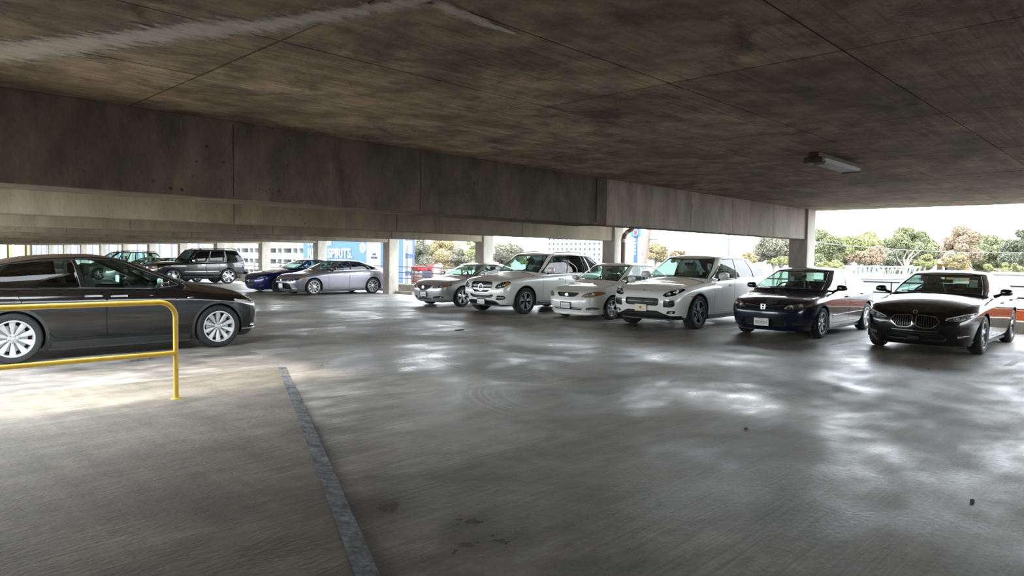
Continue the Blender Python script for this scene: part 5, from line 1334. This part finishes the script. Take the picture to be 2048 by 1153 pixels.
M['sign_red'] = simple('sign_red', (0.26, 0.02, 0.025), 0.5)
M['sign_pink'] = simple('sign_pink', (0.28, 0.14, 0.13), 0.5)
M['sign_navy'] = simple('sign_navy', (0.035, 0.04, 0.07), 0.5)
M['sign_teal'] = simple('sign_teal', (0.13, 0.22, 0.22), 0.5)
M['sign_cyan'] = simple('sign_cyan', (0.012, 0.13, 0.26), 0.5)
M['wood_pole'] = simple('weathered_pole', (0.16, 0.13, 0.115), 0.8, vary=.25)
M['wire'] = simple('wire_grey', (0.12, 0.135, 0.135), 0.6)
M['truss'] = simple('truss_white', (0.17, 0.195, 0.20), 0.5)
M['roof_tile'] = simple('terracotta', (0.22, 0.13, 0.085), 0.8)
M['wall_orange'] = simple('ochre_wall', (0.28, 0.14, 0.045), 0.8)
M['bark'] = simple('pale_bark', (0.20, 0.18, 0.15), 0.85, vary=.3, scale=2)
def leafm(name, c): return simple(name, c, 0.7, vary=.45, scale=.35)
LEAF = {'euc': leafm('eucalyptus_leaf', (.20, .195, .145)), 'green': leafm('green_leaf', (.185, .195, .105)), 'lime': leafm('lime_leaf', (.26, .265, .12)),
        'rust': leafm('rusty_leaf', (.28, .215, .145)), 'gold': leafm('golden_leaf', (.31, .26, .14)), 'dark': leafm('dark_leaf', (.135, .145, .10))}
FACE = Matrix(((0, 0, -1), (-1, 0, 0), (0, 1, 0))).to_4x4()    # lettering that looks back at the garage
def scale_at(X, px, py): return (at_x(px + 1, py, X) - at_x(px, py, X)).length
def tree(px, py, rx, ry, X, kind, label, group, base=None, dens=1.0, name='tree', seed=None):
    """crown centred where the ray at px, py meets the plane at X; sizes given as seen from the deck"""
    rnd = np.random.default_rng(seed if seed is not None else int(px * 7 + py)); c = at_x(px, py, X)
    d = math.hypot(c.x, c.y); R = rx * d / FPX * 1.0; Hh = ry * d / FPX
    depthf = .8; gz = GZ if base is None else base
    t = empty(name, (c.x, c.y, gz)); tag(t, label, 'tree', group)
    nb = int(12 + 9 * dens); cl = []
    for k in range(nb):
        u = rnd.normal(size=3); u /= np.linalg.norm(u); q = rnd.random() ** .45 * .85
        cl.append((u * q * np.array([R, R * depthf, Hh]), (.20 + .24 * rnd.random() ** 1.5) * min(R, Hh * 1.3)))
    V = []; nl = int(1500 * dens)
    ls = .05 + .0050 * d / 10
    for cen, rr in cl:
        a = rnd.normal(size=(nl, 3)); a /= np.linalg.norm(a, axis=1, keepdims=True); a *= (rr * (.55 + .5 * rnd.random(nl)))[:, None]; a[:, 2] *= .75; a += cen
        e1 = rnd.normal(size=(nl, 3)); e1 /= np.linalg.norm(e1, axis=1, keepdims=True); e2 = np.cross(e1, rnd.normal(size=(nl, 3))); e2 /= np.linalg.norm(e2, axis=1, keepdims=True)
        s = (ls * (.6 + .9 * rnd.random(nl)))[:, None]
        V.append(np.stack([a - e1 * s, a + e2 * s * .45, a + e1 * s, a - e2 * s * .45], 1).reshape(-1, 3) + np.array([0, 0, c.z - gz]))
    V = np.concatenate(V).astype(np.float32); nv = len(V); me = bpy.data.meshes.new('foliage')
    me.vertices.add(nv); me.vertices.foreach_set('co', V.ravel()); me.loops.add(nv); me.loops.foreach_set('vertex_index', np.arange(nv, dtype=np.int32))
    me.polygons.add(nv // 4); me.polygons.foreach_set('loop_start', np.arange(0, nv, 4, dtype=np.int32)); me.update(calc_edges=True); link('foliage', me, LEAF[kind], t)
    hz = c.z - gz; w = MB(); lean = rnd.normal() * .06 * R
    w.tube([(0, 0, 0), (lean * .3, lean, max(.5, hz - Hh * .9)), (lean, lean * 2, hz)], [max(.16, R * .07), max(.11, R * .05), .06], 7); w.build('trunk', 'bark', t, True)
    for cen, rr in cl[:7]:
        w = MB().tube([(lean * .3, lean, max(.4, hz - Hh * .95)), (cen[0] * .5, cen[1] * .5, hz + cen[2] * .5 - Hh * .3), (cen[0], cen[1], hz + cen[2])], [max(.07, R * .03), max(.05, R * .02), .03], 5); w.build('branch', 'bark', t, True)
    return t
TG = 'trees beyond the parking edge'
for a in (
    (1690, 508, 60, 34, 100, 'green', 'hazy green tree far behind the rusty tree over the truss', 1.0),
    (1770, 506, 60, 36, 124, 'euc', 'grey green tree far behind between the two domed trees', 1.0),
    (1858, 516, 36, 26, 102, 'dark', 'dark far tree left of the ochre house', .7),
    (1960, 512, 50, 36, 112, 'green', 'hazy green tree far behind the tall rusty tree', 1.0),
    (1655, 505, 46, 40, 57, 'green', 'green tree showing just past the near edge column', 1.0),
    (1716, 492, 58, 32, 72, 'lime', 'yellow green domed tree above the white truss bridge', 1.3),
    (1735, 516, 40, 22, 60, 'rust', 'rusty brown tree in front of the domed tree over the truss', .9),
    (1815, 494, 62, 33, 84, 'green', 'broad domed green tree over the end of the truss bridge', 1.4),
    (1798, 524, 44, 17, 66, 'dark', 'dark low tree under the broad domed tree', .8),
    (1852, 526, 22, 14, 60, 'lime', 'small bright bush tree beside the ochre house', .6),
    (1922, 494, 40, 34, 76, 'rust', 'tall rusty brown tree above the black coupe', 1.0),
    (1915, 526, 36, 16, 64, 'gold', 'golden shrub tree below the tall rusty tree', .7),
    (1985, 508, 52, 36, 92, 'green', 'large rounded green tree near the picture edge', 1.4),
    (2046, 500, 40, 46, 72, 'dark', 'tall dark tree cut by the right picture edge', 1.0),
    (2010, 538, 50, 10, 55, 'lime', 'row of clipped bright shrubs above the white wall', .8),
    (1660, 536, 34, 13, 46, 'lime', 'lime shrub tree at the left end of the truss bridge', .7),
    (1550, 500, 42, 38, 64, 'euc', 'pale eucalyptus seen between the beam and the near column', 1.2),
    (1492, 520, 30, 14, 58, 'gold', 'low golden tree behind the white sports suv', .7),
    (1560, 526, 36, 12, 56, 'lime', 'low lime shrub tree beside the near column', .6),
    (1312, 506, 30, 26, 60, 'gold', 'golden tree behind the wooden pole', 1.0),
    (1356, 514, 22, 14, 64, 'rust', 'small rust coloured tree beside the golden tree', .6),
    (1016, 510, 46, 30, 62, 'euc', 'grey green eucalyptus between two columns above the white suv', 1.3),
    (1052, 524, 26, 12, 74, 'green', 'low green tree beside the grey green eucalyptus', .5),
    (838, 512, 34, 36, 54, 'euc', 'loose eucalyptus beside the tall blue sign strip', 1.0),
    (890, 506, 42, 34, 72, 'gold', 'pale golden eucalyptus behind the red sign', 1.1),
    (925, 520, 36, 24, 62, 'euc', 'bushy grey eucalyptus above the silver sedan', .9),
    (952, 502, 24, 34, 50, 'lime', 'bright tree against the left side of a column', .8)):
    tree(*a[:7], TG, dens=a[7])
for k, (q, w_) in enumerate(((1692, 22), (1738, 23), (1786, 24), (1834, 23))):
    tree(q, 550, w_, 13, 63.5, 'dark' if k % 2 else 'green', ['dark hedge clump at the left behind the truss', 'green hedge clump second along behind the truss', 'dark hedge clump third along behind the truss', 'green hedge clump at the right end behind the truss'][k], TG, dens=.6, name='hedge_clump')
# bare pale branches in front of the broad tree
bb = at_x(1812, 532, 58)
t = empty('bare_tree', (bb.x, bb.y, GZ)); tag(t, 'bare pale branched tree rising behind the truss bridge', 'tree')
tops = [(1792, 505), (1815, 500), (1834, 495), (1846, 498), (1826, 508)]
MB().tube([(0, 0, 0), (0, 0, bb.z - GZ)], [.22, .12], 7).build('trunk', 'bark', t, True)
for q in tops:
    e = at_x(q[0], q[1], 58 + random.uniform(-1.5, 1.5)); e = Vector((e.x - bb.x, e.y - bb.y, e.z - GZ)); b0_ = Vector((0, 0, bb.z - GZ - .3)); MB().tube([b0_, b0_.lerp(e, .5) + Vector((0, .2, .1)), e], [.075, .05, .02], 5).build('branch', 'bark', t, True)
# hills on the skyline
def ridge(X, y0, y1, z0, z1, label, seed):
    rnd = np.random.default_rng(seed); Y = np.linspace(y0, y1, 90); h = z0 + (z1 - z0) * (.5 + .5 * np.sin(Y / 160 + seed)) + np.convolve(rnd.normal(size=90), np.ones(5) / 5, 'same') * (z1 - z0) * .35
    v = []
    for a, b in zip(Y, h): v += [(X - 160, a, GZ), (X, a, b), (X + 300, a, GZ)]
    f = [(3 * i + k, 3 * i + k + 1, 3 * i + k + 4, 3 * i + k + 3) for i in range(89) for k in (0, 1)]
    tag(MB().add(v, f).build('hill_ridge', 'hill', smooth=True), label, 'hill', kind='structure')
ridge(1050, -250, 1700, 10, 17, 'hazy blue hill ridge on the skyline', 2)
# white apartment block with a grid of windows
def block(name, label, cat, X, pxl, pxr, pyt, pyb, depth, wallm, cols, rows, win, panem, group=None, sill=True, y_pad=(.12, .16)):
    a, b = at_x(pxl, pyt, X), at_x(pxr, pyt, X); zb = at_x((pxl + pxr) / 2, pyb, X).z; Y1, Y0_ = a.y, b.y; zt = max(a.z, b.z)
    r = empty(name, (X, Y0_, GZ)); tag(r, label, cat, group)
    W_ = Y1 - Y0_
    MB().box(0, depth, 0, W_, 0, zt - GZ).build('wall', wallm, r)
    MB().box(-.25, depth + .2, -.2, W_ + .2, zt - GZ, zt - GZ + .25).build('roof_edge', wallm, r)
    zz0 = zb - GZ; H_ = zt - zb; cw, ch = W_ / cols, H_ / rows
    wm = {}
    mw = MB().box(-.06, .06, -cw * win[0] / 2, cw * win[0] / 2, -ch * win[1] / 2, ch * win[1] / 2); me_p = mesh_from('pane', mw.v, mw.f); me_p.materials.append(M[panem])
    mf = MB()
    w2, h2 = cw * win[0] / 2, ch * win[1] / 2; th = min(cw, ch) * .07
    for y0, y1, z0, z1 in ((-w2 - th, w2 + th, h2, h2 + th), (-w2 - th, w2 + th, -h2 - th, -h2), (-w2 - th, -w2, -h2, h2), (w2, w2 + th, -h2, h2)): mf.box(-.22, .05, y0, y1, z0, z1)
    me_f = mesh_from('window', mf.v, mf.f); me_f.materials.append(M['sign_white'])
    for i in range(cols):
        for j in range(rows):
            o = link('window', me_f, None, r); o.location = (0, cw * (i + .5), zz0 + ch * (j + .5)); p_ = link('pane', me_p, None, o)
    return r
M['wall_pale'] = simple('pale_wall', (0.38, 0.38, 0.375), 0.7)
block('apartment_block', 'white apartment block with a grid of small windows', 'building', 115, 1096, 1205, 474, 545, 14, 'wall_pale', 12, 7, (.40, .42), 'pane_grey')
block('office_building', 'cream building with tall blue windows behind the far parked cars', 'building', 31, 60, 452, 478, 530, 12, 'wall_cream', 22, 1, (.50, .70), 'pane_blue')
# neighbouring parking deck with slots
X = 31.0; a, b = at_x(468, 480, X), at_x(612, 480, X)
r = empty('parking_structure', (X, b.y, GZ)); tag(r, 'white parking structure with rows of blue slots behind the blue sedan', 'building')
W_ = a.y - b.y; MB().box(.8, 12, 0, W_, 0, 9.5).build('wall', 'pane_blue', r)
zs = [at_x(530, q, X).z - GZ for q in (620, 577, 566, 548, 540, 527, 518, 506, 497, 470)]
for i in range(0, 10, 2): MB().box(0, .9, 0, W_, zs[i], zs[i + 1]).build('spandrel', 'wall_white', r)
for k in range(5):
    y = W_ * (k + .5) / 5
    for i in range(1, 9, 2):
        for dy in (0, 1.1): MB().box(.05, .85, y + dy - .16, y + dy + .16, zs[i], zs[i + 1]).build('slot_post', 'wall_white', r)
# blue banner
X = 27.0; a, b = at_x(606, 483, X), at_x(771, 483, X); zt = a.z + .6; zb = at_x(690, 556, X).z
r = empty('banner_wall', (X, b.y, GZ)); tag(r, 'large blue advertising banner with white lettering and a can', 'banner')
W_ = a.y - b.y
MB().bbox(0, .3, 0, W_, zb - GZ, zt - GZ, .03).build('panel', 'sign_blue', r)
MB().box(.3, 2, 0, W_, 0, zt - GZ).build('wall', 'wall_cream', r)
def letters(s, px, py, hpx, mat='sign_white', sx=1.0, X=X, r=r, off=.04, thick=.02, bold=.02):
    p_ = at_x(px, py, X - off); sz = scale_at(X, px, py); zz = abs(at_x(px, py - hpx, X).z - p_.z)
    o = text_mesh('lettering', s, zz / .70, mat, r, thick, bold=bold); o.matrix_local = Matrix.Translation(p_ - r.location) @ FACE @ Matrix.Diagonal((sx, 1, 1, 1))
    return o
for s_, px_, py_, h_, sx in (('CO', 621, 487, 9, 1.1), ('ER', 659, 487, 9, 1.1), ('RI', 621, 508, 18, .95), ('SPIRITS.', 680, 508, 18, 1.05)): letters(s_, px_, py_, h_, sx=sx)
def disc(px, py, rpx, mat, name, off, X=X, r=r, inner=0.0):
    c = at_x(px, py, X) - r.location; rad = abs(at_x(px, py - rpx, X).z - at_x(px, py, X).z)
    MB().lathe([(rad * inner + .001, -off), (rad, -off), (rad, 0)], c=(c.x, c.y, c.z), axis='x', n=32).build(name, mat, r)
disc(726, 496, 10.5, 'sign_white', 'seal', .03); disc(726, 496, 8.3, 'sign_blue', 'seal_ring', .034, inner=.9); disc(726, 496, 3.2, 'sign_cyan', 'seal_centre', .036)
p0, p1 = at_x(734.5, 487, X), at_x(762, 552, X)
MB().bbox(-.06, 0, p1.y - b.y, p0.y - b.y, p1.z - GZ, p0.z - GZ + .3, .05).build('can_picture', 'sign_white', r)
for s_, py_, h_ in (('LIME', 509, 5.0), ('MARGARITA', 516, 4.6)): letters(s_, 748, py_, h_, 'sign_navy', .62 if s_ == 'MARGARITA' else .9, off=.09, bold=.0)
MB().prism([(p1.y - b.y + .05, at_x(750, 522, X).z - GZ), (p1.y - b.y + .05, p1.z - GZ + .1), (p0.y - b.y - .6, p1.z - GZ + .1)], -.08, -.055, 'x').build('can_band', 'sign_teal', r)
# narrow blue strip sign and white tower beside it
X = 26.0; a, b = at_x(796, 470, X), at_x(806, 470, X)
r = empty('strip_sign', (X, b.y, GZ)); tag(r, 'tall narrow blue strip sign beside the far column', 'sign'); MB().bbox(0, .12, 0, a.y - b.y, 0, a.z - GZ, .02).build('panel', 'sign_blue', r); MB().box(.02, .1, -.1, 0, 0, a.z - GZ).build('edge', 'sign_white', r)
a, b = at_x(806, 476, X + .5), at_x(817, 476, X + .5)
r = empty('stair_tower', (X + .5, b.y, GZ)); tag(r, 'white stair tower stacked beside the blue strip sign', 'building')
for k in range(9): MB().box(0, .3, 0, a.y - b.y, k * 1.1, k * 1.1 + .8).build('landing', 'wall_white', r)
MB().box(.05, .22, .1, a.y - b.y - .1, 0, 9.8).build('core', 'pane_blue', r)
# red roadside sign
X = 30.0; a, b = at_x(815, 524, X), at_x(892, 524, X)
r = empty('roadside_sign', (X, b.y, GZ)); tag(r, 'red and pink roadside sign seen above the kerb', 'sign')
def pan(pxl, pxr, pyt, pyb, mat, name, off, bev=.08):
    q0, q1 = at_x(pxl, pyt, X), at_x(pxr, pyb, X); MB().bbox(-off, .12, q1.y - b.y, q0.y - b.y, q1.z - GZ, q0.z - GZ, min(bev, (q0.y - q1.y) * .3, (q0.z - q1.z) * .4)).build(name, mat, r)
pan(817, 869, 548, 575, 'sign_white', 'board', .0)
for k, (l_, w_, t_, h_) in enumerate(((818, 8, 529, 13), (827, 5, 532, 12), (832, 9, 531, 13), (842, 8, 531, 13), (851, 6, 534, 9), (857, 10, 528, 14))): pan(l_, l_ + w_, t_, t_ + h_, 'sign_red', 'red_panel', .10 + .01 * k, .25)
pan(818, 853, 545, 549, 'sign_teal', 'teal_band', .14); pan(819, 846, 550, 556, 'sign_pink', 'pink_band', .14); pan(818, 848, 559, 566, 'sign_red', 'red_band', .14); pan(846, 868, 541, 557, 'sign_navy', 'navy_panel', .13)
pan(867, 884, 526, 560, 'sign_pink', 'arch_panel', .2, .9); pan(871, 880, 535, 558, 'sign_white', 'arch_inset', .24, .4)
for q in (830, 876):
    p_ = at_x(q, 560, X); MB().tube([(.3, p_.y - b.y, 0), (.3, p_.y - b.y, p_.z - GZ)], .12, 8).build('pole', 'steel', r)
# motel style pole sign
X = 62.0; c = at_x(1271.5, 500, X); r = empty('pole_sign', (c.x, c.y, GZ)); tag(r, 'blue pole sign with red numeral beside the wooden pole', 'sign')
tp = at_x(1271.5, 473, X); MB().bbox(-.15, .15, -.17, .17, 0, tp.z - GZ, .03).build('pole', 'sign_navy_blue' if 'sign_navy_blue' in M else 'sign_blue', r)
a, b = at_x(1264, 457, X), at_x(1280, 474, X); MB().bbox(-.25, .15, b.y - c.y, a.y - c.y, b.z - GZ, a.z - GZ, .05).build('sign_box', 'sign_cyan', r)
m1, m2 = at_x(1269.5, 458, X), at_x(1280, 473, X); MB().bbox(-.27, .16, m2.y - c.y, m1.y - c.y, m2.z - GZ + .02, m1.z - GZ, .02).build('sign_face', 'sign_blue', r)
n0 = at_x(1274, 465.5, X)
for nm, mat, k, off in (('numeral_edge', 'sign_white', 1.0, .30), ('numeral', 'sign_red', .78, .33), ('numeral_centre', 'sign_blue', .36, .35)):
    rz_, ry_ = abs(at_x(1274, 465.5 - 6.8, X).z - n0.z) * k, abs(at_x(1274 + 4.6, 465.5, X).y - n0.y) * k
    MB().prism([(n0.y - c.y + ry_ * math.cos(t), n0.z - GZ + rz_ * math.sin(t)) for t in np.linspace(0, 2 * PI, 25)[:-1]], -off, -.2, 'x').build(nm, mat, r)
for k in range(5):
    q = at_x(1271.5, 480 + 7 * k, X); MB().box(-.19, -.15, -.11, .11, q.z - GZ - .12, q.z - GZ + .12).build('pole_letter', 'sign_white', r)
# wooden pole with street lamp and wires
X = 48.0; p0, p1 = at_x(1286, 545, X), at_x(1302, 430, X); d_ = (p1 - p0); p0 = p0 - d_ * ((p0.z - GZ) / d_.z)
r = empty('utility_pole', p0); tag(r, 'leaning wooden utility pole with grey street lamp', 'pole')
MB().tube([(0, 0, 0), tuple(p1 - p0)], [.26, .19], 10).build('shaft', 'wood_pole', r, True)
q0, q1 = at_x(1298, 481, X), at_x(1312, 478, X); MB().tube([tuple(q0 - p0), tuple(q1 - p0)], [.06, .05], 7).build('lamp_arm', 'wire', r); q2 = q1 - p0
MB().bbox(q2.x - .16, q2.x + .16, q2.y - .1, q2.y + .5, q2.z - .09, q2.z + .1, .06).build('lamp_head', 'wire', r, True)
p0b, p1b = at_x(1457, 516, 95), at_x(1457, 470, 95); r2 = empty('utility_pole', (p0b.x, p0b.y, GZ)); tag(r2, 'thin distant utility pole with crossarm behind the white sports suv', 'pole')
MB().tube([(0, 0, 0), tuple(Vector((0, 0, p1b.z - GZ)))], .14, 7).build('shaft', 'wire', r2); q = at_x(1457, 478, 95).z - GZ; MB().bar((0, -.3, q), (0, -1.0, q - .0), .12, .12).build('crossarm', 'wire', r2)
def wire(pts, label, rad=.022, sag=.25):
    P = [at_x(*q) for q in pts]; out = []
    for i in range(len(P) - 1):
        for t in np.linspace(0, 1, 9)[:-1]: z = P[i].lerp(P[i + 1], t); z.z -= sag * 4 * t * (1 - t); out.append(z)
    out.append(P[-1]); m = MB().tube(out, rad, 5); o = m.build('overhead_wire', 'wire'); tag(o, label, 'wire', 'overhead wires')
wire([(1250, 482, 48), (1298, 479, 48)], 'short overhead wire passing behind the blue pole sign')
wire([(1312, 479, 48), (1457, 503, 95)], 'overhead wire from street lamp pole to thin distant pole', .03)
wire([(1340, 484, 60), (1457, 478, 95), (1580, 490, 80)], 'high overhead wire meeting the crossarm of the thin pole', .02)
wire([(1590, 480, 46), (2060, 506, 46)], 'upper wire crossing the domed trees')
wire([(1590, 516, 50), (1760, 531, 50)], 'lower wire crossing the trees by the near column')
# truss footbridge
X = 52.0; TB = [at_x(q, 0, X) for q in (1685, 1846)]; y1, y0 = TB[0].y, TB[1].y
r = empty('truss_bridge', (X, y0, GZ)); tag(r, 'white steel truss footbridge behind the dark sedan', 'bridge')
zt = at_x(1770, 534, X).z - GZ; zl = at_x(1770, 561, X).z - GZ; W_ = y1 - y0; nb_ = 17
for dx in (0, 2.2):
    for z in (zl, (zl + zt) / 2 - .1, zt): MB().bar((dx, 0, z), (dx, W_, z), .10, .10).build('chord', 'truss', r)
    for k in range(nb_ + 1):
        y = W_ * k / nb_; MB().bar((dx, y, zl), (dx, y + (.0 if k > 5 else -.25), zt), .07, .07).build('upright', 'truss', r)
        if k < nb_: MB().bar((dx, y, zl if k % 2 else zt), (dx, y + W_ / nb_, zt if k % 2 else zl), .035, .035).build('diagonal', 'truss', r)
MB().box(0, 2.2, 0, W_, zl - .15, zl - .05).build('walkway', 'truss', r)
for y in (W_ * .2, W_ * .8): MB().box(.9, 1.3, y - .2, y + .2, 0, zl - .15).build('pier', 'wall_white', r)
# white block, long white wall, ochre house, street lamp
def box_thing(name, label, cat, X, pxl, pxr, pyt, depth, mat):
    a, b = at_x(pxl, pyt, X), at_x(pxr, pyt, X); r = empty(name, (X, b.y, GZ)); tag(r, label, cat)
    MB().box(0, depth, 0, a.y - b.y, 0, min(a.z, b.z) - GZ).build('wall', mat, r); MB().box(-.1, depth + .1, -.1, a.y - b.y + .1, min(a.z, b.z) - GZ, min(a.z, b.z) - GZ + .12).build('coping', mat, r)
    return r
box_thing('white_shed', 'plain white block between the navy sedan and black coupe', 'building', 36, 1700, 1768, 557, 6, 'wall_white')
box_thing('white_wall', 'long white wall below the clipped shrubs', 'wall', 44, 1985, 2260, 549, 1.0, 'wall_white')
box_thing('low_wall', 'low pale wall under the truss bridge end', 'wall', 46, 1768, 1990, 573, 1.0, 'wall_cream')
X = 90.0; a, b = at_x(1874, 528, X), at_x(1908, 528, X); r = empty('ochre_house', (X, b.y, GZ)); tag(r, 'ochre house with terracotta roof between the trees', 'house')
W_ = a.y - b.y; hz = a.z - GZ; MB().box(0, 8, 0, W_, 0, hz).build('wall', 'wall_orange', r)
MB().add([(-.6, -.6, hz), (8.6, -.6, hz), (8.6, W_ + .6, hz), (-.6, W_ + .6, hz), (4, W_ * .3, hz + 1.3), (4, W_ * .7, hz + 1.3)], [(0, 1, 4), (1, 2, 5, 4), (2, 3, 5), (3, 0, 4, 5), (3, 2, 1, 0)]).build('roof', 'roof_tile', r)
for y in (W_ * .25, W_ * .7): MB().box(-.05, .05, y - .5, y + .5, hz - 1.3, hz - .4).build('window', 'pane_grey', r)
c = at_x(1888, 545, 70); r = empty('street_lamp', (c.x, c.y, GZ)); tag(r, 'pale curved street lamp in front of the ochre house', 'street lamp')
pts = [at_x(*q, 70) - Vector((c.x, c.y, GZ)) for q in ((1888, 520), (1889, 513), (1892, 509), (1897, 507.5))]
MB().tube([(0, 0, 0)] + [tuple(q) for q in pts], .09, 7).build('post', 'sign_white', r, True); MB().bbox(pts[-1].x - .1, pts[-1].x + .1, pts[-1].y - .45, pts[-1].y + .1, pts[-1].z - .08, pts[-1].z + .06, .03).build('lamp_head', 'sign_white', r)
# yellow panels at the far left
X = 34.0
for i, (l_, r_, mat, nm) in enumerate(((0, 12, 'sign_white', 'white'), (13, 22, 'wall_yellow', 'narrow yellow'), (30, 48, 'wall_cream', 'cream'), (49, 58, 'wall_yellow', 'wide yellow'))):
    a, b = at_x(l_, 486, X), at_x(r_, 510, X); o = MB().bbox(0, .2, 0, a.y - b.y, 0, a.z - GZ + .5, .03).build('hoarding_panel', mat); o.location = (X - 5 + i * .5, b.y * (X - 5 + i * .5) / X, GZ); tag(o, nm + ' hoarding panel at the far left behind the crossover roof', 'panel', 'hoarding panels')
